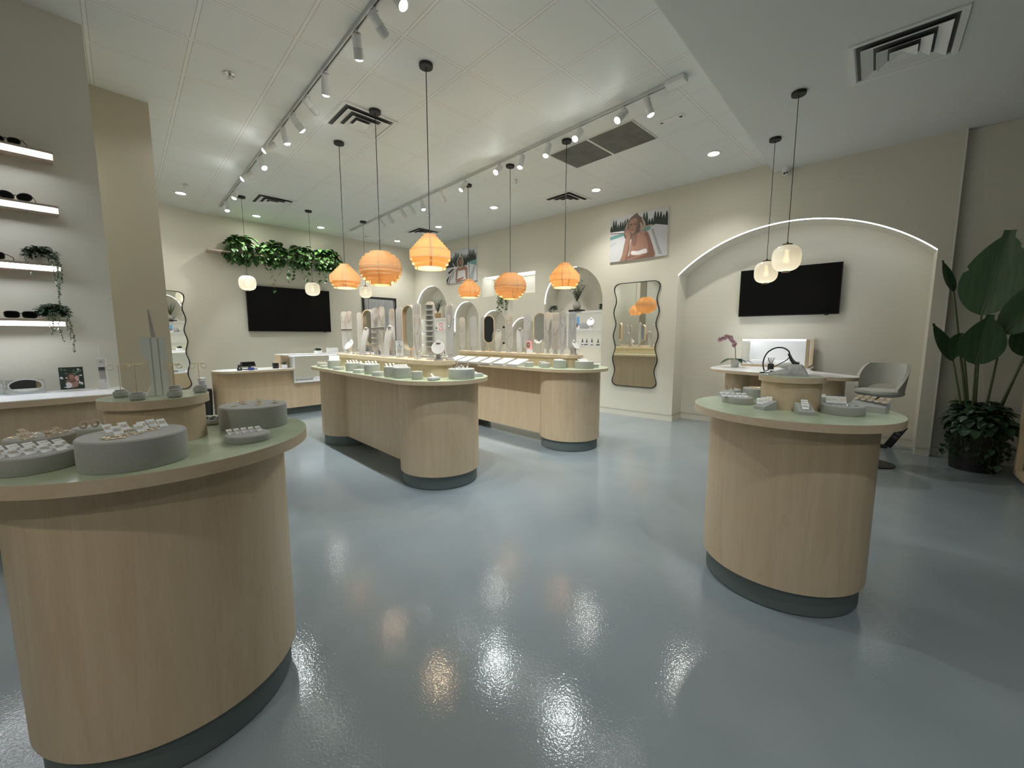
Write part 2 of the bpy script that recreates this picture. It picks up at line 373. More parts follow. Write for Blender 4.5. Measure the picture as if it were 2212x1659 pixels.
# baseboards
def bb(name, pts, h=.10, t=.012):
    mb = MB()
    for (x0, y0), (x1, y1) in zip(pts, pts[1:]):
        d = Vector((x1-x0, y1-y0)); L = d.length; a = math.atan2(d.y, d.x)
        mb.box(-.0, L, 0, t, 0, h, Tm(x0, y0, 0, a)); mb.box(0, L, 0, t+.004, h-.006, h, Tm(x0, y0, 0, a))
    struct(mb, name, 'wall')
bb('baseboard_right', [(WX, 2.45), (WX, 9.6)]); bb('baseboard_alcove', [(BX, -.475), (BX, 2.45)]); bb('baseboard_jamb', [(BX, 2.45), (WX-.012, 2.45)])
bb('baseboard_right_front', [(WX, -.60), (WX, -.475)]); bb('baseboard_right_end', [(WX+.08, -3.6), (WX+.08, -.60)])
bb('baseboard_back', [(WX, 9.642), (6.25, 9.681)]); bb('baseboard_back_left', [(5.27, 9.74), (2.056, 9.93)]); bb('baseboard_back_corner', [(2.056, 9.93), (.87, 9.525)])
# alcove led strip, set on the arch soffit just behind its front edge
def led_arc(name, arc, x0, x1, drop, m, label, thick=.006):
    mb = MB(); n = len(arc); bmv = []
    ring = lambda x, o: [mb.bm.verts.new((x, p[0]+q[0]*o, p[1]+q[1]*o)) for p, q in zip(arc, nor)]
    nor = []
    for i in range(n):
        a, b = arc[max(i-1, 0)], arc[min(i+1, n-1)]; t = Vector((b[0]-a[0], b[1]-a[1])).normalized(); nor.append((t.y*drop, -t.x*drop))
    A, B, Cc, D = ring(x0, .0015), ring(x1, .0015), ring(x1, .0015+thick), ring(x0, .0015+thick)
    for i in range(n-1):
        for p, q in ((A, B), (B, Cc), (Cc, D), (D, A)): mb.bm.faces.new([p[i], p[i+1], q[i+1], q[i]])
    return mb.obj(name, m, label=label, cat='led strip light')
led_arc('led_strip', AA, WX+.002, WX+.030, 1, 'led', 'curved white led strip along the wide arch over the alcove television')
def half(c, h, zs, r, k0=0, k1=24): return [(c+h*math.cos(PI*k/24), zs+r*math.sin(PI*k/24)) for k in range(k0, k1+1)]
L_ARC = [(4.48, .67, 2.10, .67, 'curved led strip inside the large arched niche left of the wavy wall mirror'), (8.945, .665, 2.10, .665, 'curved led strip in the tall arched niche nearest the back corner')]
for c, h, zs, r, lb in L_ARC: led_arc('led_strip', half(c, h, zs, r, 0, 13), WX+.004, WX+.022, -1, 'led', lb)
for (c, h, zs, r), lb in zip(NA, ('curved led strip in the tallest of the three small arches', 'curved led strip in the middle one of the three small arches', 'curved led strip in the lowest of the three small arches')):
    led_arc('led_strip', [(c+h, zs-.28)]+half(c, h, zs, r, 0, 13), WX+.004, WX+.022, -1, 'led', lb)
MB().box(WX+.05, BX-.05, 5.43, 6.96, 2.794, 2.799).obj('led_strip', emit('soffit glow panel', (.92, .96, 1), 3.0), label='added glowing panel along the top of the rectangular wall niche', cat='led strip light')  # added glow sheet stands in for a hidden light above the niche

# doorway with curtain on the back wall
def bwp(x): return 9.93-(x-2.056)*(.32/5.274)      # y of the back wall face
ab = -math.atan(.32/5.274)
door = MB().box(0, .035, -.03, 0, 0, 2.44).box(.90, .935, -.03, 0, 0, 2.44).box(0, .935, -.03, 0, 2.405, 2.44)
struct(door, 'door_1', 'matte', loc=(5.29, bwp(5.29), 0), rz=ab)
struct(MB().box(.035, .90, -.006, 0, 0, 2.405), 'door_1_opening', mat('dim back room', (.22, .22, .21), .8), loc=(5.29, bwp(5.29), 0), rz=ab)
cm = MB(); n = 60; v0 = []; v1 = []
for k in range(n+1):
    x = .04+.78*k/n; y = -.05+.018*math.sin(k*1.25)+.008*math.sin(k*.53)
    v0.append(cm.bm.verts.new((x, y, .02))); v1.append(cm.bm.verts.new((x, y*.6-.02, 2.38)))
for k in range(n): cm.bm.faces.new([v0[k], v0[k+1], v1[k+1], v1[k]])
bmesh.ops.solidify(cm.bm, geom=cm.bm.faces[:], thickness=.002)
cm.obj('curtain', 'curtain', loc=(5.29, bwp(5.29), 0), rz=ab, label='grey sheer curtain hanging in the dark framed doorway in back wall', cat='curtain')

# ------------------------------------------------------------------ ceiling fixtures
# recessed downlights at cell centres
DL = [(.5, 7.5, 'above the back corner behind the beige pier'), (2.5, 8.5, 'near the back wall above the hanging plant shelf'), (4.5, 8.5, 'near the back wall above the wall television'),
      (7.5, 8.5, 'in the far back corner of the tiled ceiling'), (7.5, 5.5, 'behind the back square air vent on the right side'), (7.5, 2.5, 'between two square vents above the far counter'),
      (8.5, -.5, 'just in front of the right square air vent'), (8.5, -3.5, 'nearest the lowered ceiling at right')]
d0 = None
for i, j, lb in DL:
    x, y = gp(i, j)
    if d0 is None:
        d0 = thing('recessed_downlight', '', 'ceiling light', (0, 0, 0), group='round downlights in the tiled ceiling')
        MB().lathe([(.062, -.001), (.085, -.001), (.088, -.006), (.07, -.01), (.062, -.004), (.062, -.001)], 32).obj('trim_ring', 'white', d0)
        MB().cyl(.062, -.004, -.001, 32).obj('diffuser', 'down', d0); o = d0; o.location = (x, y, CEIL)
    else: o = dup(d0, (x, y, CEIL))
    o['label'] = 'round lit recessed downlight '+lb
    spot('downlight_beam', (0, 0, -.02), (0, 0, -1), P_DOWN, o, 120, .8, (1, .97, .9), .05)
for x, y, lb in ((-1.3, -1.0, 'behind the camera at left'), (.2, -2.2, 'behind the camera'), (-1.9, .7, 'left of the camera')):  # unseen downlights, added as fill for the near left side
    o = dup(d0, (x, y, SOFFIT)); o['label'] = 'added unseen fill downlight in the lowered ceiling '+lb
    spot('downlight_beam', (0, 0, -.02), (0, 0, -1), P_FILL, o, 150, .6, (1, .97, .9), .05)
# square supply diffusers
VB = None
def vent(x, y, z, rz, lb, s=1.0):
    global VB
    if VB is None:
        VB = thing('air_vent', '', 'air vent', group='square ceiling air vents')
        def sq(mb, a, b, za, zb):   # sloping square collar from half size a at za to b at zb
            A = [(-a, -a, za), (a, -a, za), (a, a, za), (-a, a, za)]; B = [(-b, -b, zb), (b, -b, zb), (b, b, zb), (-b, b, zb)]
            va = [mb.bm.verts.new(p) for p in A]; vb = [mb.bm.verts.new(p) for p in B]
            for k in range(4): mb.bm.faces.new([va[k], va[(k+1) % 4], vb[(k+1) % 4], vb[k]])
        m1 = MB(); sq(m1, .302, .302, -.001, -.012); sq(m1, .302, .272, -.012, -.012); sq(m1, .272, .262, -.012, -.003); m1.obj('frame', 'lightwhite', VB, smooth=False)
        m2 = MB(); sq(m2, .165, .236, -.003, -.030); sq(m2, .236, .232, -.030, -.030); m2.obj('cone', 'lightwhite', VB, smooth=False)
        m3 = MB(); sq(m3, .085, .148, -.003, -.034); sq(m3, .148, .144, -.034, -.034); m3.obj('cone', 'lightwhite', VB, smooth=False)
        m4 = MB(); sq(m4, .001, .076, -.012, -.032); m4.obj('center_plate', 'lightwhite', VB, smooth=False)
        MB().box(-.265, .265, -.265, .265, -.0035, -.001).obj('cavity', 'ventdark', VB, smooth=False)
        o = VB; o.location = (x, y, z); o.rotation_euler = (0, 0, rz)
    else: o = dup(VB, (x, y, z), rz)
    o['label'] = lb; o.scale = (s, s, 1)
for i, j, lb in [(2.5, .5, 'big white square air vent beside the long left track rail'), (2.5, 6.5, 'white square air vent over the television on the back wall'),
                 (8.5, .5, 'white square air vent behind the grey return grilles'), (7.5, 6.5, 'small looking white square air vent in the back right of the tiles')]:
    vent(*gp(i, j), CEIL, -TH, lb)
vent(4.68, -.005, SOFFIT, 0, 'white square air vent in the smooth lowered ceiling', 1.08)
# dark return grilles
for i, j, lb in [(6.5, -2.5, 'dark grey square return grille nearest the camera'), (6.5, -1.5, 'dark grey square return grille behind the first, beside the wooden lamp cord')]:
    x, y = gp(i, j)
    g = thing('return_grille', lb, 'air grille', (x, y, CEIL), -TH, 'dark return grilles in the tiles')
    MB().box(-.292, .292, -.292, .292, -.005, -.001).obj('perforated_panel', 'grille', g)
    mb = MB()
    for a, b, c_, d in ((-.305, .305, -.305, -.292), (-.305, .305, .292, .305), (-.305, -.292, -.292, .292), (.292, .305, -.292, .292)): mb.box(a, b, c_, d, -.008, -.001)
    mb.obj('frame', 'white', g)
# sprinklers
S0 = None
for i, j, lb in [(.5, .5, 'at the left near the beige pier'), (.5, 6.6, 'at the far left above the downlight'), (6.5, .5, 'in the middle between the wooden lamp cords'), (6.5, 4.5, 'in the back behind the large wooden lamp'), (6.95, 8.9, 'in the far back corner')]:
    x, y = gp(i, j)
    if S0 is None:
        S0 = thing('sprinkler', '', 'sprinkler', group='ceiling sprinklers')
        MB().lathe([(0, -.002), (.045, -.002), (.045, -.006), (.028, -.008), (.02, -.002)], 24).obj('escutcheon', 'silver', S0)
        MB().cyl(.012, -.035, 0, 12).box(-.018, -.013, -.004, .004, -.055, -.03).box(.013, .018, -.004, .004, -.055, -.03).cyl(.004, -.06, -.03, 8).obj('head', 'silver', S0)
        MB().cyl(.022, -.062, -.059, 20).obj('deflector', 'silver', S0); o = S0; o.location = (x, y, CEIL)
    else: o = dup(S0, (x, y, CEIL))
    o['label'] = 'small metal fire sprinkler '+lb
x, y = gp(6.3, 8.6)
t = thing('smoke_detector', 'round white smoke detector on the tiles near the back corner', 'smoke detector', (x, y, CEIL))
MB().lathe([(0, -.05), (.04, -.05), (.062, -.035), (.07, -.004), (.07, 0)], 28).obj('housing', 'lightwhite', t); MB().cyl(.02, -.054, -.049, 16).obj('sensor_cap', 'track', t)
x, y = gp(6.52, -3.49)
t = thing('emergency_light', 'flush white ceiling plate with two small dark slots', 'ceiling plate', (x, y, CEIL), -TH)
MB().box(-.05, .05, -.14, .14, -.006, 0, bev=.002).obj('plate', 'lightwhite', t); MB().box(-.02, .0, .09, .12, -.009, -.005).obj('slot', 'slot', t); MB().box(-.01, .02, -.12, -.09, -.009, -.005).obj('slot', 'slot', t)
# track rails with their heads
def rail(name, a, b, lb, feed=False):
    a, b = Vector(a), Vector(b); L = (b-a).length; rz = math.atan2(b.y-a.y, b.x-a.x)-PI/2
    t = thing('track_rail', lb, 'track rail', (a.x, a.y, CEIL), rz)
    MB().box(-.017, -.006, 0, L, -.028, -.001).box(.006, .017, 0, L, -.028, -.001).box(-.006, .006, 0, L, -.012, -.001).obj('rail', 'track', t)
    MB().box(-.006, .006, .01, L-.01, -.014, -.0115).obj('slot', 'slot', t)
    if feed: MB().box(-.05, .05, -.16, .02, -.045, -.001, bev=.004).obj('feed_box', 'lightwhite', t)
    return t
rail('a', gp(1.475, -7.0), gp(1.475, 8.1), 'long white track rail running over the left side of the ceiling')
rail('b', gp(5.45, -3.95), gp(5.42, 8.15), 'white track rail with square feed box crossing the middle of the ceiling', True)
HD = {}
def head(x, y, d, lit, lb, group):
    """head(x, y) on the rail, pointing along direction d"""
    key = lit
    if key not in HD:
        t = thing('track_spotlight', '', 'spotlight')
        MB().cyl(.012, -.05, 0, 12).box(-.02, .02, -.03, .03, -.034, -.026).box(-.006, .006, -.018, .018, -.085, -.045).obj('bracket', 'lightwhite', t)
        h = MB().lathe([(0, .045), (.036, .045), (.041, .04), (.041, -.045), (.0395, -.047), (.0395, -.05), (.041, -.052), (.041, -.135), (.036, -.135), (.033, -.115), (0, -.115)], 24).obj('housing', 'lightwhite', t, loc=(0, 0, -.08))
        MB().lathe([(0, -.150), (.022, -.147), (.0345, -.136), (.0345, -.118), (0, -.118)], 24).obj('lens', 'lens' if lit else 'track', h)
        HD[key] = t; first = True
    else: first = False
    t = HD[key] if first else dup(HD[key], (0, 0, 0))
    t.location = (x, y, CEIL-.0295); t.scale = (.88,)*3; t['label'] = lb; t['group'] = group
    v = Vector(d).normalized(); q = Vector((0, 0, -1)).rotation_difference(v)
    h = [c for c in t.children if c.name.startswith('housing')][0]
    h.rotation_mode = 'QUATERNION'; h.rotation_quaternion = q
    if lit:
        p = h.location+v*.165
        spot('track_beam', p, v, P_SPOT, t, 66, .7)
ax, px = Vector((math.sin(TH), math.cos(TH), 0)), Vector((math.cos(TH), -math.sin(TH), 0))
base1 = Vector((1.737, 2.763, 0))
H1 = [(-3.4, .02, .02, 1), (-2.6, .0, -.09, 0), (-1.5, .06, .05, 1), (-.75, 0, .05, 1), (-.17, -.07, .03, 1), (.11, .04, .13, 0), (.41, .05, .03, 1), (1.08, .04, .01, 1), (1.57, .03, .12, 0), (2.01, 0, .07, 1), (2.38, .0, .02, 1),
      (2.85, .03, -.10, 1), (3.44, -.06, .02, 1), (4.07, .02, -.10, 1), (4.99, -.01, -.03, 1), (5.85, -.03, .0, 1)]
ordn = ['first', 'second', 'third', 'fourth', 'fifth', 'sixth', 'seventh', 'eighth', 'ninth', 'tenth', 'eleventh', 'twelfth', 'thirteenth', 'fourteenth', 'fifteenth', 'sixteenth']
vis = 0; nv = sum(1 for h in H1 if h[0] > -.3)
for s_, al, pe, lit in H1:
    p = base1+ax*s_; d = ax*al*2+px*pe*2.2+Vector((0, 0, -.17))
    if s_ > -.3: lb = '%s white track spotlight on the left rail, %s, counted from the picture top' % ('lit' if lit else 'unlit', ordn[vis]); vis += 1
    else: lb = 'white track spotlight on the left rail above the camera'
    head(p.x, p.y, d, lit, lb, 'spotlights on the left track rail')
base2 = Vector(gp(5.42, 8.15)+(0,)); ax2 = (Vector(gp(5.45, -3.95)+(0,))-base2).normalized(); px2 = Vector((-ax2.y, ax2.x, 0))
H2 = [(1.47, .07, -.06, 0), (1.83, .05, -.06, 0), (2.32, .06, -.06, 0), (2.62, .06, -.07, 0), (3.01, .03, -.01, 1), (3.58, .02, -.08, 0), (4.22, -.02, .07, 1), (4.99, .03, .12, 1), (5.42, .0, .03, 1), (5.87, .0, .04, 1), (6.34, 0, .10, 1), (6.90, -.03, .10, 1), (7.16, .03, -.02, 1)]
for k, (s_, al, pe, lit) in enumerate(H2):
    p = base2+ax2*s_; d = ax2*al*1.6-px2*pe*1.6+Vector((0, 0, -.17))
    head(p.x, p.y, d, lit, '%s white track spotlight on the middle rail, %s, counted from the feed box' % ('lit' if lit else 'unlit', ordn[12-k]), 'spotlights on the middle track rail')
# cameras
t = thing('security_camera', 'small white dome camera under the lowered ceiling by right wall', 'security camera', (6.76, 1.05, SOFFIT))
MB().lathe([(0, 0), (.055, 0), (.055, -.03), (.045, -.045), (0, -.045)], 28).obj('base', 'lightwhite', t)
b_ = MB().sph(.042, sz=1.0).obj('dome', 'lightwhite', t, loc=(-.006, 0, -.062)); MB().sph(.014).obj('lens', 'black', b_, loc=(-.034, .014, -.018)); MB().sph(.012).obj('lens', 'black', b_, loc=(-.036, -.014, -.014))
t = thing('security_camera', 'tiny dome camera in the back corner under the tiled ceiling', 'security camera', (6.66, 9.45, CEIL))
MB().cyl(.05, -.03, 0, 20).obj('base', 'lightwhite', t); MB().sph(.04).obj('dome', 'lightwhite', t, loc=(0, 0, -.045)); MB().sph(.018).obj('lens', 'black', t, loc=(-.022, -.026, -.055))

# ------------------------------------------------------------------ pendants
def cordset(t, length, r=.0035, z=0):
    MB().lathe([(0, -.028), (.058, -.028), (.06, -.025), (.06, 0), (0, 0)], 32).obj('canopy', 'matte', t)
    MB().tube([(0, 0, -.02), (0, 0, -length)], r, 8).obj('cord', 'matte', t)
def bands_pear(R, H):
    rr = [.31, .43, .54, .66, .77, .88, 1.0, .90, .77]; hh = [.085, .075, .075, .075, .075, .075, .27, .12, .12]
    z = 0; out = []
    for i, (a, h) in enumerate(zip(rr, hh)):
        out.append((a*R, -(z-(.35*h if i > 6 else 0))*H, -(z+h*(1.4 if i < 6 else 1))*H)); z += h
    return out
def bands_ball(R, H):
    n = 11; out = []
    for k in range(n):
        c = (k+.5)/n*2-1; h = H/n
        if k in (4,): pass
        up, dn = (.5, .95) if c < -.05 else ((.95, .5) if c > .05 else (.5, .5))
        out.append((R*max(.36, math.sqrt(max(0, 1-c*c*.93))), -H/2-c*H/2+h*up, -H/2-c*H/2-h*dn))
    return out
def wood_lamp(x, y, kind, R, ztop, zbot, seam, lb):
    t = thing('wooden_pendant_lamp', lb, 'pendant lamp', (x, y, CEIL), group='slatted wooden pendant lamps')
    cordset(t, CEIL-ztop+.04, .004)
    H = ztop-zbot; bs = bands_pear(R, H*.985) if kind == 'pear' else bands_ball(R, H)
    mb = MB()
    for r, a, b in bs: mb.lathe([(r, a), (r, b), (r-.0022, b), (r-.0022, a), (r, a)], 48)
    sh = mb.obj('shade', 'veneer', t, loc=(0, 0, ztop-CEIL))
    mr = MB()
    for r, a, b in bs:
        z = (a+b)/2
        for k in range(3): mr.box(-.003, .003, r-.016, r-.0025, b, a, Tm(0, 0, 0, 2*PI*k/3+.4))
    mr.cyl(bs[0][0]-.004, bs[0][1]-.006, bs[0][1]-.002, 32); mr.obj('inner_frame', 'veneer', sh)
    ms = MB()
    for r, a, b in bs[1:]: ms.box(-.004, .004, -r-.003, -r+.001, b+.002, a, Tm(0, 0, 0, seam))
    ms.obj('seam_strip', 'wood', sh)
    sock = MB().cyl(.022, -.09, .0, 16).obj('socket', 'matte', t, loc=(0, 0, ztop-CEIL))
    MB().sph(.032).obj('bulb', 'bulb', sock, loc=(0, 0, -.125))
    point('lamp_glow', (0, 0, ztop-CEIL-.17), P_WOOD, t, WARM, .035)
wood_lamp(2.396, 3.134, 'pear', .186, 2.352, 2.032, -.58, 'slatted pear-shaped wooden pendant, largest one in the photo')
wood_lamp(2.486, 4.142, 'ball', .229, 2.342, 1.987, .5, 'round slatted wooden pendant hanging second over the near island')
wood_lamp(2.560, 5.115, 'pear', .185, 2.335, 2.022, -.45, 'pear-shaped slatted wooden pendant nearest the back wall television')
wood_lamp(4.378, 2.986, 'pear', .190, 2.343, 2.023, -1.15, 'pear-shaped slatted wooden pendant in front of the large arched niche')
wood_lamp(4.463, 3.985, 'ball', .232, 2.323, 1.963, -.35, 'round slatted wooden pendant in front of the rectangular wall niche')
wood_lamp(4.566, 4.968, 'pear', .182, 2.345, 2.036, -.15, 'smallest looking pear-shaped wooden pendant before the far canvas print')
def globe(x, y, zc, R, ztop, zbot, lb, cap='bark'):
    t = thing('glass_globe_pendant', lb, 'pendant lamp', (x, y, zc), group='ribbed white glass globe pendants')
    cordset(t, zc-ztop+.0, .003); H = ztop-zbot
    mb = MB(); prof = []
    for k in range(25):
        a = -PI/2+PI*k/24; e = .72
        prof.append((max(.028, R*abs(math.cos(a))**e), H*.46*math.copysign(abs(math.sin(a))**e, math.sin(a))))
    bm0 = mb.lathe(prof, 48)
    k = 0
    for v in mb.bm.verts:                       # fine vertical ribs
        an = math.atan2(v.co.y, v.co.x)
        if round(an/(2*PI/48)) % 2: v.co.x *= .988; v.co.y *= .988
    g = mb.obj('glass_shade', 'opal', t, loc=(0, 0, (ztop+zbot)/2-zc))
    MB().cyl(.042, 0, .012, 28).cyl(.01, .012, .03, 12).obj('cap', 'bark', t, loc=(0, 0, ztop-zc-.012))
    MB().lathe([(.026, 0), (.036, 0), (.036, -.008), (.026, -.008), (.026, 0)], 28).obj('bottom_ring', 'bark', t, loc=(0, 0, zbot-zc+.008))
    MB().cyl(.016, -.05, .02, 12).sph(.027, Tm(0, 0, -.075), sz=1.25).obj('bulb', 'bulbg', t, loc=(0, 0, (ztop+zbot)/2-zc+.06))
    point('globe_glow', (0, 0, (ztop+zbot)/2-zc-.06), P_GLOBE, t, (1, .86, .62), .03)
globe(2.362, 8.262, CEIL, .133, 2.49, 2.215, 'white ribbed glass globe pendant in front of the television\'s upper left corner')
globe(3.452, 8.223, CEIL, .133, 2.476, 2.202, 'white ribbed glass globe pendant in front of the television\'s upper right')
globe(4.505, 8.123, CEIL, .128, 2.488, 2.227, 'white ribbed glass globe pendant by the curtained doorway')
globe(4.811, .693, SOFFIT, .123, 2.312, 2.044, 'ribbed glass globe pendant hanging under the lowered ceiling, bigger looking of two')
globe(5.707, 1.017, SOFFIT, .124, 2.317, 2.047, 'ribbed glass globe pendant hanging under the lowered ceiling, lower left of two')

# ------------------------------------------------------------------ display tables
ZT, ZR = 1.03, 1.19
def island(c0, lb):
    t = thing('display_island', lb, 'display island', (c0[0], c0[1], 0), -TH)
    L = 2.152
    tt = MB().prism(stadium(.484, L), ZT-.036, ZT-.001).obj('tabletop', 'woodedge', t)
    MB().prism(stadium(.4825, L), ZT-.001, ZT-.0005).obj('linoleum_surface', 'green', tt)
    for y in (0, L):
        p = MB().cyl(.388, .13, ZT-.036, 64, Tm(0, y, 0)).obj('pedestal', 'wood', t)
        MB().cyl(.367, .008, .135, 64, Tm(0, y, 0)).cyl(.362, 0, .01, 64, Tm(0, y, 0)).obj('plinth', 'plinth', p)
    MB().box(-.205, .205, .3, L-.3, .13, ZT-.036).obj('panel', 'wood', t)
    r = MB().prism(stadium(.14, L), ZT-.0007, ZR-.04).obj('riser', 'wood', t)
    MB().prism(stadium(.165, L), ZR-.04, ZR-.0005).obj('riser_top', 'woodedge', r)
    return t
I1, I2 = (2.51, 3.19), (4.445, 2.925)
island(I1, 'long rounded maple display island in the middle, the nearer of two')
island(I2, 'long rounded maple display island farther right, with white trays on its counter')
def axp(c0, s, o=0): return (c0[0]+ax.x*s+px.x*o, c0[1]+ax.y*s+px.y*o)
def round_table(c, zt, lb):
    t = thing('round_display_table', lb, 'display table', (c[0], c[1], 0))
    tt = MB().cyl(.487, zt-.04, zt-.001, 96).obj('tabletop', 'woodedge', t)
    MB().cyl(.4855, zt-.001, zt-.0005, 96).obj('linoleum_surface', 'green', tt)
    MB().cyl(.398, .13, zt-.04, 96).obj('pedestal', 'wood', t)
    MB().cyl(.376, .008, .135, 96).cyl(.371, 0, .01, 96).obj('plinth', 'plinth', t)
    r = MB().cyl(.142, zt-.0007, 1.17, 72).obj('riser', 'wood', t)
    MB().cyl(.157, 1.17, 1.20, 72).obj('riser_top', 'woodedge', r); MB().cyl(.1555, 1.2, 1.2005, 72).obj('linoleum_surface', 'green', r)
LT, RT = (.24, 1.97), (2.75, .33)
ZL, ZRT = 1.037, 1.021
round_table(LT, ZL, 'round maple display table with green top in the left foreground')
round_table(RT, ZRT, 'round maple display table with green top at right, holding a black desk lamp')

# fabric display drums and tiles
def drum(x, y, z, r, h, lb, group='grey fabric display risers', m='grey', sy=1, rz=0):
    bv = min(.004, h*.2)
    o = MB().lathe([(0, 0), (r-.002, 0), (r, .003), (r, h-bv), (r-bv, h), (0, h)], 56, ry=sy).obj('display_drum', m, None, (x, y, z), rz, lb, 'display riser', group)
    return o
def tile(x, y, z, sx, sy, h, rz, lb, group='grey fabric display risers'):
    return MB().box(-sx/2, sx/2, -sy/2, sy/2, 0, h, bev=.004).obj('display_block', 'grey', None, (x, y, z), rz, lb, 'display riser', group)
# small jewelry: proto things that are copied
def proto_card(mc):
    t = thing('jewelry_card', '', 'jewelry card')
    MB().box(-.019, .019, -.0006, .0006, 0, .05).obj('card', mc, t, loc=(0, 0, 0))
    MB().ring(.0065, .0011, 12, Tm(-.008, -.004, .028, 0, PI/2)).ring(.0065, .0011, 12, Tm(.008, -.004, .028, 0, PI/2)).obj('earring', 'gold', t)
    return t
CARD = {}
def card(x, y, z, rz, tilt, lb, grp, m='card', s=1.0):
    if m not in CARD: CARD[m] = proto_card(m); o = CARD[m]; 
    else: o = dup(CARD[m], (0, 0, 0))
    o.location = (x, y, z); o.rotation_euler = Matrix.Rotation(rz, 3, 'Z').to_4x4().to_3x3().to_4x4().to_euler() if 0 else (Matrix.Rotation(rz, 3, 'Z') @ Matrix.Rotation(-tilt, 3, 'X')).to_euler()
    o.scale = (s, s, s); o['label'] = lb; o['group'] = grp
RING = {}
def bangle(x, y, z, R, lb, grp, m='gold', rz=0, rx=0):
    key = (round(R, 3), m)
    if key not in RING:
        mb = MB().ring(R, .0011, 28); RING[key] = mb.obj('bangle', m, None, (0, 0, 0)); o = RING[key]
    else: o = RING[key].copy(); C.objects.link(o)
    o.location = (x, y, z+.0017+(R*abs(math.sin(rx)) if rx else 0)); o.rotation_euler = (rx, 0, rz); o['label'] = lb; o['category'] = 'bangle'; o['group'] = grp
# --- left foreground table
drum(.142, 1.658, ZL, .126, .090, 'large grey drum at the front of the left table, cards and bangles on it')
drum(-.062, 1.792, ZL, .088, .050, 'low grey oval drum covered in white earring cards, cut by the picture edge', sy=1.0)
drum(-.050, 2.035, ZL, .082, .056, 'grey drum with gold beaded trim behind the white earring cards')
drum(.080, 2.286, ZL, .060, .026, 'low pale grey disc behind the riser carrying brown bead bracelets')
drum(.552, 1.972, ZL, .125, .092, 'large grey drum on the right side of the left table with rings on top')
drum(.452, 1.705, ZL, .072, .026, 'small round grey cushion near the right edge of the left table', rz=.3)
def tocam(x, y): return math.atan2(-y, -x)+PI/2        # rotation that turns a -y face towards the camera
for dx, dy in ((-.045, .055), (-.01, .06), (.03, .03), (.055, .055), (.078, .04), (-.03, .0), (.02, -.01)):
    card(.142+dx, 1.658+dy, ZL+.0905, tocam(.14, 1.66)+.5, .75, 'white earring card leaning on the large front drum of the left table', 'cards on the large front drum of the left table', s=.62)
for dx, dy, R in ((-.05, -.045, .022), (-.042, -.052, .021), (-.01, -.03, .012), (.01, -.02, .012), (.035, .0, .012), (.05, .01, .012), (.06, .075, .014), (-.005, .045, .013)):
    bangle(.142+dx, 1.658+dy, ZL+.0905, R, 'thin ring lying on the large front drum of the left table', 'rings on the large front drum of the left table')
k = 0
for i in range(5):
    for j in range(3):
        x = -.062-.058+.029*i; y = 1.792-.045+.038*j
        if math.hypot(x+.062, y-1.792) < .08:
            card(x+.006*(j % 2), y, ZL+.0505, .5, .95, 'white stud earring card in rows on the low oval drum', 'white cards on the low oval drum of the left table', s=.62)
for i in range(6):
    a = i*PI/3; x, y = -.05+.05*math.cos(a), 2.035+.05*math.sin(a)
    bangle(x, y, ZL+.0565, .017, 'gold chain ring on the beaded-trim grey drum', 'gold rings on the beaded-trim drum', rx=0)
    if i % 2 == 0 or i == 5: card(x, y, ZL+.0565, tocam(x, y)+.9, .9, 'small beige card leaning on the beaded-trim grey drum', 'beige cards on the beaded-trim drum', 'kraft', .6)
for i in range(3):
    x, y = .055+.032*i, 2.26+.006*i
    o = MB(); 
    for q in range(16): o.sph(.0035, Tm(.012*math.cos(2*PI*q/16), .0035*0, .014+.012*math.sin(2*PI*q/16)), seg=8)
    o.tube([(.012*math.cos(2*PI*q/16), .004, .014+.012*math.sin(2*PI*q/16)) for q in range(16)], .0016, 5, closed=True)
    o.obj('bracelet', 'kraft', None, (x, y, ZL+.027), .6, 'brown bead bracelet standing on the low disc behind the left riser', 'bracelet', 'bead bracelets behind the left riser')
for i in range(7):
    a = i*2.4; r_ = .025+.012*i; x, y = .552+r_*math.cos(a), 1.972+r_*math.sin(a)
    bangle(x, y, ZL+.0925, .011+.002*(i % 3), 'thin gold ring lying on the right grey drum of the left table', 'rings on the right drum of the left table')
    if i % 2: card(x+.01, y, ZL+.0925, tocam(x, y)+1.0, .95, 'beige jewelry tag leaning on the right grey drum of the left table', 'beige tags on the right drum of the left table', 'kraft', .5)
for i in range(5): card(.452-.046+.022*i, 1.705+.016-.004*i, ZL+.0265, tocam(.45, 1.7)+.55, .85, 'white ring card on the small round cushion of the left table', 'white cards on the small round cushion', s=.5)
# white ring tray behind the drum
t = thing('ring_tray', 'white ring tray with black ring slots beside the right grey drum', 'tray', (.455, 2.150, ZL), -.3)
MB().box(-.055, .055, -.045, .045, 0, .022, bev=.006).obj('cushion', 'board', t); mb = MB()
for i in range(4):
    for j in range(3): mb.ring(.009, .0025, 14, Tm(-.036+.024*i, -.026+.025*j, .024))
mb.obj('ring_slot', 'black', t)
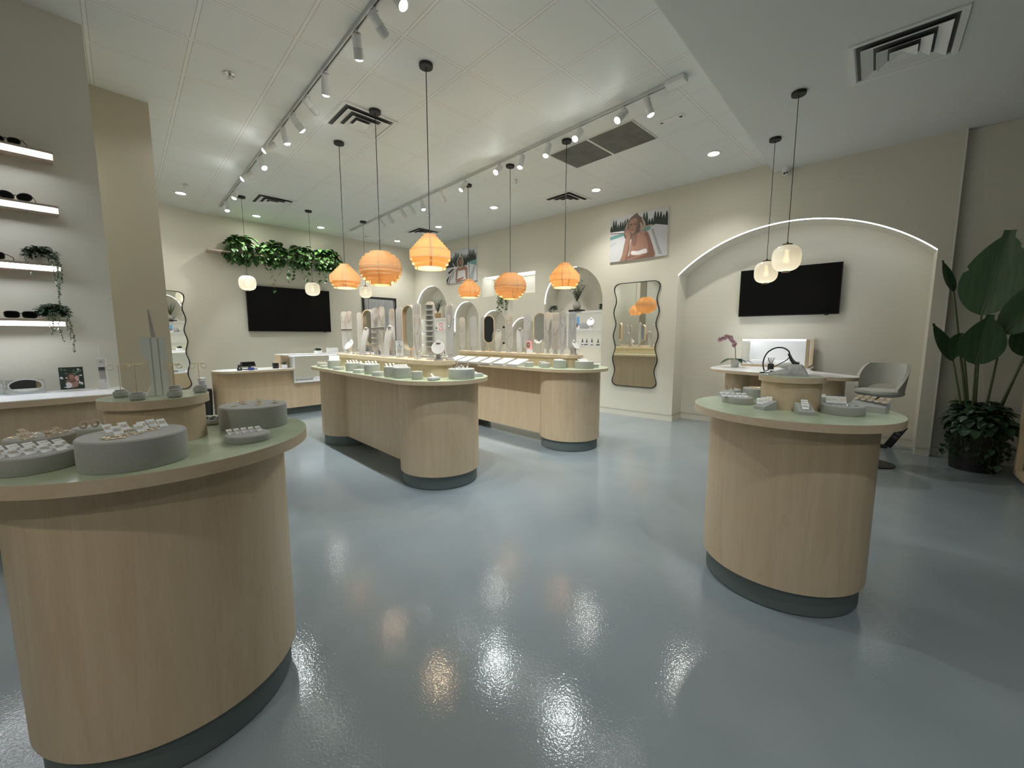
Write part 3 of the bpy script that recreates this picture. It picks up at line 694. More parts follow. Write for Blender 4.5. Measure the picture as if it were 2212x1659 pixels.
# earring stands on the left riser
ES = None
def estand(x, y, rz, h, w_, lb, hoop, pear=False):
    t = thing('earring_stand', lb, 'earring stand', (x, y, 1.201), rz, 'earring stands on the left riser')
    MB().lathe([(0, 0), (.018, 0), (.022, .004), (.0225, .014), (.020, .021), (.014, .023), (.0155, .026), (.014, .027), (0, .027)], 28).obj('base', 'grey', t)
    MB().tube([(0, 0, .02), (0, 0, h)], .0009, 8).tube([(-w_, 0, h), (w_, 0, h)], .0009, 8).obj('t_bar', 'gold', t)
    for s_ in (-1, 1):
        e = MB().ring(hoop, .0007, 24, Tm(s_*w_, 0, h-hoop, 0, PI/2)).sph(.0018, Tm(s_*w_, 0, h), seg=8)
        e.obj('earring', 'gold', None, (x, y, 1.201), rz, 'thin gold hoop earring hanging from '+lb.replace('thin earring stand', 'the stand'), 'earring', 'hoop earrings on the left riser stands')
estand(.150, 2.003, -.3, .115, .022, 'thin earring stand at the left edge of the riser', .009)
estand(.180, 1.871, -.3, .122, .026, 'thin earring stand at the front of the riser', .006)
estand(.278, 1.862, -.35, .115, .022, 'thin earring stand in front of the phone-shaped block', .006)
estand(.303, 2.018, -.3, .110, .018, 'thin earring stand tucked behind the phone-shaped block', .008)
estand(.370, 1.955, -.4, .112, .018, 'thin earring stand at the right edge of the riser', .009)
# tall phone-shaped display block
t = thing('phone_shaped_block', 'tall grey green display block shaped like an old mobile phone on riser', 'display prop', (.2430, 1.962, 1.201), -.12)
out = [(-.030, 0), (.033, 0), (.036, .212), (-.037, .212), (-.037, .165), (-.016, .125), (-.016, .035)]
MB().prism(out, -.016, .016, m=FB).obj('body', mat('pale grey green lacquer', (.78, .78, .72), .5), t, smooth=False)
MB().prism([(.012, .21), (-.002, .21), (-.0045, .312), (-.001, .312)], -.005, .005, m=FB).obj('antenna', 'board', t, smooth=False)
MB().box(-.006, -.004, -.0172, -.0155, .003, .21).box(.014, .016, -.0172, -.0155, .003, .21).obj('groove', 'board', t)

# --- right table
drum(2.727, .590, ZRT, .094, .040, 'oval grey cushion with white cards at the left of the right table', sy=.8, rz=.9)
for i in range(5): card(2.650+.030*i*.4, .640-.026*i*1.0, ZRT+.0405, tocam(2.7, .59)+.6, .95, 'white ring card on the oval cushion of right table', 'white cards on the oval cushion of the right table', s=.75)
def wedge(x, y, z, L, W_, h0, h1, rz, lb, m='grey'):
    return MB().prism([(-L/2, 0), (L/2, 0), (L/2, h0), (-L/2, h1)], -W_/2, W_/2, m=FB).obj('display_wedge', m, None, (x, y, z), rz, lb, 'display riser', 'sloped display wedges', ang=30)
wedge(3.00, .700, ZRT, .11, .10, .020, .050, 2.2, 'slanted grey block with two rings at the back left of right table')
for i in range(2): card(2.985+.02*i, .705-.03*i, ZRT+.04, tocam(3, .7)+1.2, .5, 'dark little tag standing on the slanted back block', 'tags on the slanted back block', 'kraft', .7)
drum(3.060, .545, ZRT, .086, .062, 'grey drum beside the riser at the back of the right table')
for i in range(4): bangle(3.05+.02*math.cos(i*1.6), .55+.03*math.sin(i*1.6), ZRT+.0625, .028, 'wide gold cuff lying on the back grey drum of right table', 'gold cuffs on the back drum of the right table')
wedge(2.575, .418, ZRT, .085, .070, .018, .048, 2.55, 'grey wedge holding three white cards left of the right table front')
for i in range(3): card(2.590-.014*i, .402+.020*i, ZRT+.036-.004*i, tocam(2.57, .42)+.1, .62, 'white ring card on the left front wedge of the right table', 'cards on the left front wedge', s=.75)
wedge(2.562, .240, ZRT, .095, .070, .016, .050, -2.80, 'grey wedge with stacked white cards at the front of right table')
for i in range(3): card(2.580-.024*i, .245-.006*i, ZRT+.042-.008*i, tocam(2.55, .24), .90, 'white ring card on the front middle wedge of the right table', 'cards on the front middle wedge', s=.75)
drum(2.695, .092, ZRT, .092, .047, 'grey drum at the right front of the right table with cards and bangles')
for i in range(3): card(2.72+.01*i, .15-.028*i, ZRT+.0475, tocam(2.7, .09)+.2, .45, 'white card standing on the right front drum of the right table', 'cards on the right front drum of the right table', s=.75)
for i in range(3): bangle(2.68-.01*i, .06+.03*i, ZRT+.0475, .028, 'bangle lying on the right front drum of the right table', 'bangles on the right front drum of the right table', 'silver')
wedge(2.895, -.010, ZRT, .11, .15, .030, .056, 2.95, 'pale grey wedge at the right rear of the right table with tags')
for i in range(5): card(2.93-.02*i, .05-.028*i, ZRT+.052, tocam(2.9, 0)-1.0, .9, 'thin tag leaning on the rear wedge of the right table', 'tags on the rear wedge of the right table', 'kraft', .8)
drum(3.10, .225, ZRT, .052, .035, 'small pale disc partly hidden behind the riser of right table', m='board')
for i in range(3): card(3.09, .25-.025*i, ZRT+.0355, tocam(3.1, .2), 1.1, 'small tag on the pale disc behind the riser of right table', 'tags on the pale disc behind the riser', s=.5)
# grey lying bust and black desk lamp on the right riser
t = thing('sculpted_bust', 'grey speckled sculpted neck bust lying on the riser of right table', 'display bust', (2.775, .345, 1.201), tocam(2.77, .34))
mb = MB(); n = 20; secs = [(-.100, .006, .003), (-.085, .030, .014), (-.055, .046, .024), (-.020, .052, .036), (.000, .050, .050), (.012, .046, .062), (.058, .044, .062), (.072, .048, .040), (.084, .050, .018), (.088, .046, .003)]
rg = []
for xx, ry_, hz in secs:
    rg.append([mb.bm.verts.new((xx, ry_*math.cos(PI*k/n), hz*math.sin(PI*k/n)**.8)) for k in range(n+1)])
for a, b in zip(rg, rg[1:]):
    for k in range(n): mb.bm.faces.new([a[k], a[k+1], b[k+1], b[k]])
mb.bm.faces.new(rg[0][::-1]); mb.bm.faces.new(rg[-1])
mb.obj('body', 'stone', t); MB().box(-.098, .082, -.05, .05, -.0, .003, bev=.001).obj('base', 'stone', t)
MB().sph(.004, Tm(-.012, -.040, .034)).obj('stud', 'silver', t)
lm = thing('flexible_lamp', 'black flexible clip lamp arching over the grey bust, with looped cord', 'lamp', (2.775, .345, 1.201), tocam(2.77, .34))
arc_ = [(-.128+.074+.0*k, .03, 0) for k in range(0)]
pa = [Vector((-.110, .035, .012)), Vector((-.118, .036, .05)), Vector((-.104, .036, .095)), Vector((-.070, .035, .120)), Vector((-.035, .034, .122)), Vector((-.010, .033, .108)), Vector((-.004, .033, .092))]
lm.scale = (1.12, 1.12, 1.25)
def smooth_path(p, n=6):
    o = []
    for i in range(len(p)-1):
        a, b, c, d = p[max(i-1, 0)], p[i], p[i+1], p[min(i+2, len(p)-1)]
        for k in range(n):
            u = k/n; o.append(.5*((2*b)+(c-a)*u+(2*a-5*b+4*c-d)*u*u+(-a+3*b-3*c+d)*u**3))
    return o+[p[-1]]
MB().tube(smooth_path(pa), .0032, 8).obj('gooseneck', 'matte', lm)
MB().tube([(-.008, .033, .096), (.006, .030, .068), (.022, .022, .050)], .0055, 10, r2=.010).tube([(.018, .024, .054), (.038, .018, .050)], .010, 10, r2=.006).obj('head', 'black', lm)
MB().tube(smooth_path([Vector((-.002, .03, .08)), Vector((-.02, .04, .062)), Vector((-.055, .052, .040)), Vector((-.085, .06, .022)), Vector((-.112, .05, .006)), Vector((-.13, .03, .004)), Vector((-.112, .012, .004)), Vector((-.085, .03, .004)), Vector((-.065, .058, .004))]), .0022, 6).obj('cord', 'matte', lm)
MB().box(-.085, -.035, .045, .075, .0, .012, bev=.003).obj('clip', 'black', lm)
# --- middle island front row
def il(s): return [('display_drum', *q) for q in s]
G1n, G2n = 'grey risers along the near island', 'grey risers along the far island'
drum(2.345, 5.415, ZT, .064, .050, 'short grey drum at the far left end of the near island', G1n)
tile(2.290, 5.215, ZT, .085, .07, .028, .4, 'flat grey tile next to the far left drum on the near island', G1n)
drum(2.322, 5.014, ZT, .079, .099, 'tall grey drum holding a white earring display near the far end of near island', G1n)
tile(2.238, 4.735, ZT, .095, .085, .034, .5, 'flat grey tile, leftmost of the three tiles among near island drums', G1n)
drum(2.285, 4.470, ZT, .082, .092, 'grey drum left one of a touching pair on the near island', G1n)
drum(2.345, 4.290, ZT, .070, .086, 'grey drum right one of a touching pair on the near island', G1n)
tile(2.190, 4.155, ZT, .10, .09, .038, .5, 'flat grey tile, middle of the three tiles among near island drums', G1n)
drum(2.221, 3.936, ZT, .081, .102, 'tall grey drum in the middle of near island between two flat tiles', G1n)
tile(2.148, 3.695, ZT, .095, .09, .040, .55, 'flat grey tile, rightmost of the three tiles among near island drums', G1n)
drum(2.185, 3.513, ZT, .070, .100, 'tall grey drum left of the card-filled drum on near island', G1n)
drum(2.186, 3.335, ZT, .083, .100, 'large grey drum with a row of white cards near island front end', G1n)
drum(2.200, 3.112, ZT, .051, .074, 'narrow short grey drum with tiny rings at near island front end', G1n)
MB().box(-.055, .055, -.035, .035, 0, .030, bev=.012).obj('display_cushion', 'board', None, (2.254, 2.935, ZT), .2, 'rounded grey ring cushion with one white card at near island tip', 'display riser', G1n)
card(2.25, 2.93, ZT+.028, .3, .7, 'single white card on the rounded ring cushion at near island tip', 'single card on cushion', s=.8)
drum(2.521, 2.862, ZT, .122, .094, 'widest grey drum with silver cuffs at the right tip of near island', G1n)
tile(2.752, 2.885, ZT, .085, .07, .033, -.3, 'small grey block right of the widest drum on near island', G1n)
card(2.74, 2.88, ZT+.033, .0, 1.2, 'white tag lying on the small grey block at near island tip', 'tag on the small grey block', s=.7)
def topcards(cx, cy, z, r, n, lb, grp, tilt=.55, m='card', s=.7, a0=0):
    for k in range(n):
        x = cx+(-.5+k/(max(n-1, 1)))*r*1.3*math.cos(-TH+a0); y = cy+(-.5+k/(max(n-1, 1)))*r*1.3*math.sin(-TH+a0)
        card(x, y, z, tocam(cx, cy)+.9, tilt, lb, grp, m, s)
topcards(2.345, 5.415, ZT+.0505, .06, 3, 'beige tag on the short drum at near island far end', 'tags on the short drum at near island far end', m='kraft', s=.5)
t = thing('earring_display_card', 'tall white folded earring card on the tall drum at near island far end', 'jewelry card', (2.322, 5.014, ZT+.0995), tocam(2.3, 5)+.1)
MB().box(-.06, .06, -.0008, .0008, 0, .058, Tm(0, 0, 0, 0, -.25)).obj('card', 'card', t); e = MB()
for i in range(4): e.ring(.006, .001, 10, Tm(-.035+.024*i, -.004, .03, 0, PI/2))
e.obj('earring', 'silver', t)
topcards(2.285, 4.470, ZT+.0925, .08, 4, 'white ring card on the left drum of the touching pair', 'cards on the left drum of the touching pair')
topcards(2.345, 4.290, ZT+.0865, .07, 2, 'white ring card on the right drum of the touching pair', 'cards on the right drum of the touching pair')
topcards(2.221, 3.936, ZT+.1025, .08, 4, 'white ring card on the tall drum in the middle of near island', 'cards on the middle drum of near island')
topcards(2.185, 3.513, ZT+.1005, .06, 3, 'white ring card on the tall drum left of the card-filled drum', 'cards on the drum beside the card-filled drum')
topcards(2.186, 3.335, ZT+.1005, .09, 7, 'white card in the long row on the large drum of near island', 'row of white cards on the large near island drum', s=.6)
for i in range(5): bangle(2.2+.02*math.cos(i*1.3), 3.112+.02*math.sin(i*1.3), ZT+.0745, .009, 'tiny gold ring on the narrow short drum of near island', 'rings on the narrow short drum')
for i in range(3): bangle(2.50+.015*i, 2.90-.01*i, ZT+.0945+.014*i, .045, 'silver cuff bangle stacked on the widest drum of near island', 'silver cuffs on the widest near island drum', 'silver')
for i in range(3): card(2.46+.05*i, 2.825, ZT+.0945, tocam(2.5, 2.8), .2, 'small square white tag in front on the widest near island drum', 'square tags on the widest near island drum', s=.45)
for i in range(6): bangle(2.455+.028*i, 2.845+.004*(i % 3), ZT+.0945, .012, 'small ring on the widest near island drum', 'small rings on the widest near island drum', 'silver')
# --- far island front row: white sloped trays and drums
def trayp(x, y, lb, items):
    t = thing('sloped_tray', lb, 'jewelry tray', (x, y, ZT), -TH+PI/2, 'white sloped trays on the far island')
    MB().prism([(-.105, 0), (.125, 0), (.125, .018), (.10, .024), (-.105, .058)][::-1], -.112, .112, m=FB @ Tm(0, 0, 0) if 0 else Matrix(((0, 0, 1, 0), (-1, 0, 0, 0), (0, 1, 0, 0), (0, 0, 0, 1))) @ Matrix.Identity(4)).obj('tray', 'board', t, ang=20)
    return t
TR = None
for k, (x, y, lb) in enumerate([(4.20, 4.885, 'first, at the far end of the row'), (4.175, 4.62, 'second from the far end'), (4.17, 4.365, 'third from the far end'), (4.165, 4.105, 'fourth from the far end'), (4.155, 3.83, 'fifth, with dark jewelry rows'), (4.145, 3.565, 'nearest of the row, beside the small drum')]):
    t = thing('sloped_tray', 'white sloped jewelry tray on the far island, '+lb, 'jewelry tray', (x, y, ZT), -TH, 'white sloped trays on the far island')
    # cross section runs along local x (low edge to the camera side), width along y
    MB().prism([(-.12, 0), (.11, 0), (.11, .088), (-.095, .030), (-.12, .026)], -.108, .108, m=FB).obj('tray', 'board', t, ang=15); MB().box(-.103, .103, -.1, .1, 0, .002, Tm(.008, 0, .0600, 0, 0, -.276)).obj('inlay', 'card', t)
    mb = MB(); 
    if k in (0, 2, 3, 4):
        for i in range(4):
            for j in range(6): mb.box(-.008, .008, -.002, .002, 0, .004, Tm(-.05+.035*i, -.085+.034*j, .0455+.0099*i, 0, 0, -.276))
    if mb.bm.verts: mb.obj('ring_row', 'gold' if k != 4 else 'ink', t)
drum(4.123, 3.352, ZT, .058, .060, 'small grey drum beside the nearest white tray', G2n)
drum(4.226, 3.205, ZT, .050, .070, 'small grey drum with wood top hidden behind its twin', G2n, m='grey')
drum(4.131, 3.095, ZT, .058, .062, 'small pale topped grey drum in front of its twin', G2n)
drum(4.202, 2.922, ZT, .080, .100, 'tall grey drum with overhanging white cards on far island', G2n)
drum(4.380, 2.674, ZT, .116, .088, 'widest grey drum at the right tip of far island', G2n)
drum(4.590, 2.640, ZT, .045, .042, 'small dark block-like drum at the extreme right tip of far island', G2n)
topcards(4.202, 2.922, ZT+.1005, .09, 6, 'white card lying on the tall drum of the far island', 'cards on the tall drum of the far island', 1.3, s=.8)
topcards(4.360, 2.674, ZT+.0885, .12, 7, 'white card in the row on the widest far island drum', 'cards on the widest far island drum', .7, s=.7)
for i in range(4): card(4.37+.04*i, 2.72-.01*i, ZT+.0885, tocam(4.4, 2.7)-.9, .9, 'dark tag behind the white cards of the widest far island drum', 'dark tags on the widest far island drum', 'kraft', .6)

# ------------------------------------------------------------------ standing displays on the island risers
def capsule(hw, h, n=14, z0=0): return [(hw*math.cos(-PI+PI*k/n), z0+hw+hw*math.sin(-PI+PI*k/n)) for k in range(n+1)]+[(hw*math.cos(PI*k/n), z0+h-hw+hw*math.sin(PI*k/n)) for k in range(n+1)]
def board(x, y, w_, h, rz, lb, grp, style='plain', m='board'):
    t = thing('display_board', lb, 'jewelry stand', (x, y, ZR), rz, grp)
    MB().prism(stadium(.035, .04, -.02, 10), 0, .014).obj('base', m, t)
    MB().box(-.022, .022, -.007, .007, .012, .07).obj('foot', m, t)
    hw = w_/2
    bd = MB().prism(capsule(hw, h-.05, z0=.05), -.009, .009, m=FB).obj('panel', m, t)
    if style == 'grooves':
        mb = MB()
        for i in range(4): mb.box(-hw*.62+hw*.41*i-.0012, -hw*.62+hw*.41*i+.0012, -.0105, -.0085, h*.80, h*.97-abs(i-1.5)*.008)
        mb.obj('groove', 'slot', t)
    if style == 'ledges':
        for i in range(9): MB().box(-hw*.75, hw*.75, -.034, -.0085, .12+i*.052, .132+i*.052, bev=.002).obj('ledge', 'grey', t)
    if style in ('shelf', 'halfledge'):
        MB().box(-hw*1.05, hw*1.05, -.022, -.008, h*.58, h*.595, bev=.002).obj('crossbar', m, t)
    if style == 'halfledge':
        for i in range(3): MB().box(-hw*.9, hw*.5, -.034, -.0085, .14+i*.065, .153+i*.065, bev=.002).obj('ledge', 'grey', t)
    return t
def necklace(x, y, rz, w_, ztop, drop, lb, grp, m='gold', pend=True):
    pts = [(w_*math.cos(a), -.012, -drop*(1-math.sin(a)**1)) for a in ()]
    pts = [(w_*math.sin(PI*(k/14-.5)), -.0125, ztop-drop*math.cos(PI*(k/14-.5))**.8) for k in range(15)]
    mb = MB().tube(pts, .0011, 5)
    if pend: mb.sph(.004, Tm(0, -.0135, ztop-drop-.004), seg=8)
    mb.obj('necklace', m, None, (x, y, ZR), rz, lb, 'necklace', grp)
B1, B2 = 'upright display boards on the near island', 'upright display boards on the far island'
def mk(c0, s, w_, h, lb, grp, style, yaw, neck=None, nlab='', o=0, m='board'):
    x, y = axp(c0, s, o); rz = tocam(x, y)+yaw
    board(x, y, w_, h, rz, lb, grp, style, m)
    for q, (dz, dr, mm) in enumerate(neck or []):
        necklace(x, y, rz, w_*.30, h-dz, dr, 'thin %s necklace on %s' % ('silver' if mm == 'silver' else 'gold', nlab), 'necklaces on the '+('near' if grp is B1 else 'far')+' island boards', mm)
mk(I1, 2.30, .075, .575, 'capsule-shaped grey display board, farthest left on the near island', B1, 'shelf', -.45, [(.06, .12, 'silver')], 'the farthest left board of near island')
mk(I1, 2.12, .070, .57, 'capsule display board with looping chains, second from near island far end', B1, 'shelf', -.45, [(.05, .10, 'silver'), (.30, .16, 'silver')], 'the second board from near island far end')
mk(I1, 1.97, .068, .55, 'plain capsule display board, third from near island far end', B1, 'plain', -.5, [], '', .075)
mk(I1, 1.36, .085, .575, 'display board with three small ledges between two mirrors of near island', B1, 'halfledge', -.3, [(.10, .05, 'gold')], 'the three-ledge board')
mk(I1, 1.18, .080, .585, 'display board with tiny hanging earrings behind the curved necklace bust', B1, 'shelf', -.35, [(.06, .10, 'silver'), (.30, .18, 'gold')], 'the board behind the curved bust')
mk(I1, 1.06, .065, .555, 'narrow plain board tucked behind the hanging earring board', B1, 'plain', -.35, [], '', .07)
mk(I1, .84, .085, .56, 'tall plain board with bead edge right of the tall curved bust', B1, 'plain', -.5, [(.10, .30, 'silver')], 'the tall plain board', .05)
mk(I1, .38, .088, .575, 'capsule board with vertical grooves and crossbar on the near island', B1, 'grooves', -.3, [(.14, .16, 'gold'), (.30, .20, 'gold')], 'the grooved board of near island')
mk(I1, .13, .092, .575, 'dark grey board with nine small ledges near the front of near island', B1, 'ledges', -.45, [], '')
mk(I1, -.06, .075, .55, 'grooved board behind the round bust at the near island front end', B1, 'grooves', -.4, [(.12, .10, 'silver')], 'the grooved board at near island front end', .10)
mk(I2, 2.31, .095, .56, 'capsule board with small earrings, farthest left on the far island', B2, 'plain', -.15, [(.14, .10, 'silver')], 'the farthest left board of far island')
mk(I2, 2.12, .085, .55, 'bare darker capsule board, second from the far island left end', B2, 'plain', -.15, [], '', .06, 'grey')
mk(I2, 2.01, .100, .565, 'capsule board with scattered studs, third from the far island left end', B2, 'plain', -.15, [(.18, .12, 'gold')], 'the third board from far island left end')
mk(I2, 1.80, .090, .55, 'bare grey capsule board just left of the small oval mirror', B2, 'plain', -.1, [], '', .04, 'grey')
mk(I2, 1.16, .112, .565, 'wide board with four earring pairs in the middle of the far island', B2, 'plain', -.1, [(.08, .05, 'gold'), (.28, .06, 'silver'), (.36, .14, 'silver')], 'the wide middle board of far island')
mk(I2, .78, .100, .55, 'tall board with hoop earrings beside the woman photo card', B2, 'plain', -.1, [(.05, .05, 'gold'), (.20, .04, 'gold')], 'the board beside the woman photo card')
mk(I2, .39, .104, .565, 'board holding two wrapped bracelets just right of the large oval mirror', B2, 'plain', -.05, [(.10, .16, 'silver'), (.32, .15, 'silver')], 'the two-bracelet board')
mk(I2, .27, .098, .55, 'grooved board third from the right end of the far island', B2, 'grooves', -.05, [(.22, .06, 'gold')], 'the grooved board third from far island right end', .02)
mk(I2, .12, .106, .565, 'grooved board with a long looped chain second from far island right end', B2, 'grooves', .0, [(.06, .12, 'silver'), (.22, .22, 'silver')], 'the second grooved board from far island right end', -.02)
mk(I2, -.01, .102, .55, 'grooved board at the right end of the far island', B2, 'grooves', .05, [(.12, .14, 'gold')], 'the last grooved board of far island', .02)
def bust(x, y, rz, h, w_, lb, curve=.05, tilt=0, m='board', neck=True):
    """tall curved necklace bust: base slab, bowed front panel, collar"""
    t = thing('necklace_bust', lb, 'jewelry bust', (x, y, ZR), rz, 'necklace busts on the islands')
    mb = MB(); n = 12; A = []; Bk = []
    for k in range(n+1):
        u = k/n; z = u*h*.9; hw = w_*(.30+.20*u) if u < .8 else w_*(.46-.55*(u-.8)**1.0*1.2)
        yy = -curve*math.sin(PI*.5*(1-u)**1.2)+curve*.4*u*u
        A.append((hw, yy, z))
    fr = [[mb.bm.verts.new((s_*hw, yy+.008*abs(s_), z)) for s_ in (-1, -.5, 0, .5, 1)] for hw, yy, z in A]
    bk = [[mb.bm.verts.new((s_*hw, yy+.028, z)) for s_ in (-1, -.5, 0, .5, 1)] for hw, yy, z in A]
    for i in range(n):
        for j in range(4):
            mb.bm.faces.new([fr[i][j], fr[i][j+1], fr[i+1][j+1], fr[i+1][j]]); mb.bm.faces.new([bk[i][j+1], bk[i][j], bk[i+1][j], bk[i+1][j+1]])
        mb.bm.faces.new([fr[i][0], fr[i+1][0], bk[i+1][0], bk[i][0]]); mb.bm.faces.new([fr[i][4], bk[i][4], bk[i+1][4], fr[i+1][4]])
    mb.bm.faces.new(fr[0]+bk[0][::-1]); mb.bm.faces.new(fr[n][::-1]+bk[n])
    mb.obj('torso', m, t, loc=(0, 0, .012), ang=50)
    MB().sph(w_*.24, Tm(0, curve*.4+.012, h*.93, 0, -.3), sz=.62).obj('neck', m, t, loc=(0, 0, 0))
    MB().prism(stadium(w_*.3, .05, -.05, 10), 0, .014).obj('base', m, t)
    return t
def ramp_bust(x, y, rz, h, w_, lb, m='wtop'):
    t = thing('necklace_bust', lb, 'jewelry bust', (x, y, ZR), rz, 'necklace busts on the islands')
    o = [(w_*.5*math.cos(a), w_*.52*math.sin(a)*1.25) for a in [2*PI*k/24 for k in range(24)]]
    MB().prism(o, -.006, .006, m=Tm(0, 0, h*.60, 0, PI/2-.75)).obj('plate', m, t)
    MB().cyl(w_*.20, 0, .035, 18, Tm(0, .035, h*.78, 0, -.5), r2=w_*.15).obj('neck', m, t)
    MB().cyl(w_*.22, .012, h*.55, 18, Tm(0, .02, 0), r2=w_*.12).cyl(w_*.34, 0, .014, 24, Tm(0, .01, 0)).obj('stand', m, t)
    return t
def at(c0, s, o=0): return axp(c0, s, o)
x, y = at(I1, 1.56, -.045); bust(x, y, tocam(x, y)-.9, .355, .115, 'curved necklace bust in front of the left wooden mirror on near island')
x, y = at(I1, .97, -.03); bust(x, y, tocam(x, y)-.9, .365, .13, 'tall curved necklace bust in the middle of near island')
x, y = at(I1, 1.98, -.075); ramp_bust(x, y, tocam(x, y)-.8, .20, .11, 'small white tilted necklace plate at near island far end')
x, y = at(I1, -.07, -.045); ramp_bust(x, y, tocam(x, y)-.1, .205, .128, 'round grey necklace bust at the front end of near island', 'board')
x, y = at(I2, 1.40); bust(x, y, tocam(x, y)-.1, .35, .115, 'curved bust right of the small oval mirror on far island')
x, y = at(I2, .91, -.02); bust(x, y, tocam(x, y)-.1, .365, .12, 'curved bust with pendant in front of the hoop earring board on far island')
x, y = at(I2, -.10, -.02); ramp_bust(x, y, tocam(x, y)+.7, .20, .10, 'small round bust at the right end of far island', 'board')
x, y = at(I2, .53, -.04)
t = thing('bracelet_stand', 'small curved cream bracelet stand in front of the large oval mirror', 'jewelry stand', (x, y, ZR), tocam(x, y))
MB().cyl(.03, 0, .012, 24).cyl(.008, .01, .15, 12).obj('stem', 'board', t)
mb = MB(); pr_ = [(.055*math.cos(a), .0, .20+.055*math.sin(a)) for a in [PI*1.08+PI*.84*k/12 for k in range(13)]]
mb.tube(pr_, .014, 12).obj('crescent', 'wtop', t)
def table_mirror(x, y, rz, hw, z0, h, lb, depth=.03, stem=True):
    t = thing('table_mirror', lb, 'mirror', (x, y, ZR), rz, 'oval wooden table mirrors on the islands')
    o = capsule(hw, h, 18, z0); i_ = [(p[0]*(hw-.012)/hw, z0+h/2+(p[1]-z0-h/2)*(h/2-.012)/(h/2)) for p in o]
    MB().prism(o, -depth, depth, holes=[i_], m=FB).obj('frame', 'woodedge', t)
    MB().prism(i_, -.002, .002, m=FB).obj('mirror_glass', 'mirror', t, smooth=False)
    if stem: MB().cyl(.007, .01, z0+.005, 12).cyl(.035, 0, .012, 28).obj('stand', 'woodedge', t)
    return t
x, y = at(I1, 1.63, .055); table_mirror(x, y, tocam(x, y)-.75, .088, .12, .45, 'oval wooden framed mirror in the left half of near island', .035)
x, y = at(I1, .60, .045); table_mirror(x, y, tocam(x, y)-.75, .090, .08, .49, 'oval wooden framed mirror in the right half of near island', .035)
x, y = at(I2, 1.62); table_mirror(x, y, tocam(x, y)+.12, .088, .13, .435, 'small oval wooden mirror reflecting darkness on far island', .02)
x, y = at(I2, .57, .05); table_mirror(x, y, tocam(x, y)-.12, .098, .145, .42, 'large oval wooden mirror right of the woman photo card', .02)
# acrylic sign, woman photo card, small props on risers
x, y = at(I1, .64, -.07)
t = thing('acrylic_sign', 'clear acrylic stand with a white printed sheet on near island', 'sign', (x, y, ZR), tocam(x, y))
MB().box(-.044, .044, -.003, .003, .01, .19).box(-.044, .044, -.02, .02, 0, .008).obj('holder', 'acrylic', t)
MB().box(-.040, .040, -.001, .001, .02, .185).obj('sheet', 'paper', t); mb = MB()
for i in range(5): mb.box(-.026+.003*(i % 2), .026-.004*(i % 3), -.0045, -.0035, .125-.016*i, .129-.016*i)
mb.box(-.006, .006, -.0045, -.0035, .135, .150); mb.box(-.015, .015, -.0045, -.0035, .168, .173); mb.box(-.004, .004, -.0045, -.0035, .035, .045); mb.obj('print', 'key', t)
x, y = at(I2, .69, -.04)
t = thing('photo_card', 'small photo card of a long-haired woman leaning on far island boards', 'photo card', (x, y, ZR), tocam(x, y))
MB().box(-.042, .042, -.002, .002, 0, .175, Tm(0, 0, 0, 0, -.12)).obj('card', 'pink', t)
Fp = Tm(0, 0, 0, 0, -.12) @ FB
MB().prism([(-.042, .0), (.042, 0), (.042, .05), (-.042, .06)], .0022, .0030, m=Fp, mi=0).prism([(-.02+.026*math.cos(a), .115+.042*math.sin(a)) for a in [2*PI*k/16 for k in range(16)]], .0022, .0030, m=Fp, mi=1).prism([(-.018+.014*math.cos(a), .118+.02*math.sin(a)) for a in [2*PI*k/16 for k in range(16)]], .0032, .0038, m=Fp, mi=2).obj('print', ['pdeck', 'hair', 'skin'], t)
for s_, o_, lb in ((1.78, -.06, 'small wire ring holder with loops at near island far end'), (.26, -.08, 'tiny branching metal ring tree near the ledged board')):
    x, y = at(I1, s_, o_); t = thing('ring_holder', lb, 'ring holder', (x, y, ZR), 0)
    MB().cyl(.022, 0, .004, 20).obj('base', 'silver', t); mb = MB().tube([(0, 0, 0), (0, 0, .09)], .0015, 6)
    for k in range(4): mb.ring(.016, .0012, 16, Tm(.02*math.cos(k*1.6), .02*math.sin(k*1.6), .03+.014*k, k*1.6, PI/2))
    mb.obj('loops', 'silver', t)

# ------------------------------------------------------------------ foliage helpers
def leafm(mb, p, d, up, L, W, mi=0, fold=.25, droop=.15, n=4, heart=True):
    """one pointed leaf: base p, direction d, two folded halves"""
    d = Vector(d).normalized(); s_ = d.cross(Vector(up)); 
    if s_.length < 1e-3: s_ = Vector((1, 0, 0))
    s_.normalize(); u = s_.cross(d).normalized(); p = Vector(p)
    pr = [(0, .0), (.12, .72 if heart else .3), (.38, 1.0), (.68, .66), (1, 0)]
    mid = []; l = []; r = []
    for t_, w_ in pr:
        c = p+d*(L*t_)-u*(L*droop*t_*t_)
        mid.append(mb.bm.verts.new(c))
        if 0 < t_ < 1:
            l.append(mb.bm.verts.new(c+s_*(W*.5*w_)+u*(W*.5*w_*fold))); r.append(mb.bm.verts.new(c-s_*(W*.5*w_)+u*(W*.5*w_*fold)))
    for side in (l, r):
        fs = [mb.bm.faces.new([mid[0], mid[1], side[0]])]
        for k in range(len(side)-1): fs.append(mb.bm.faces.new([mid[k+1], mid[k+2], side[k+1], side[k]]))
        fs.append(mb.bm.faces.new([mid[-2], mid[-1], side[-1]]))
        for f in fs: f.material_index = mi
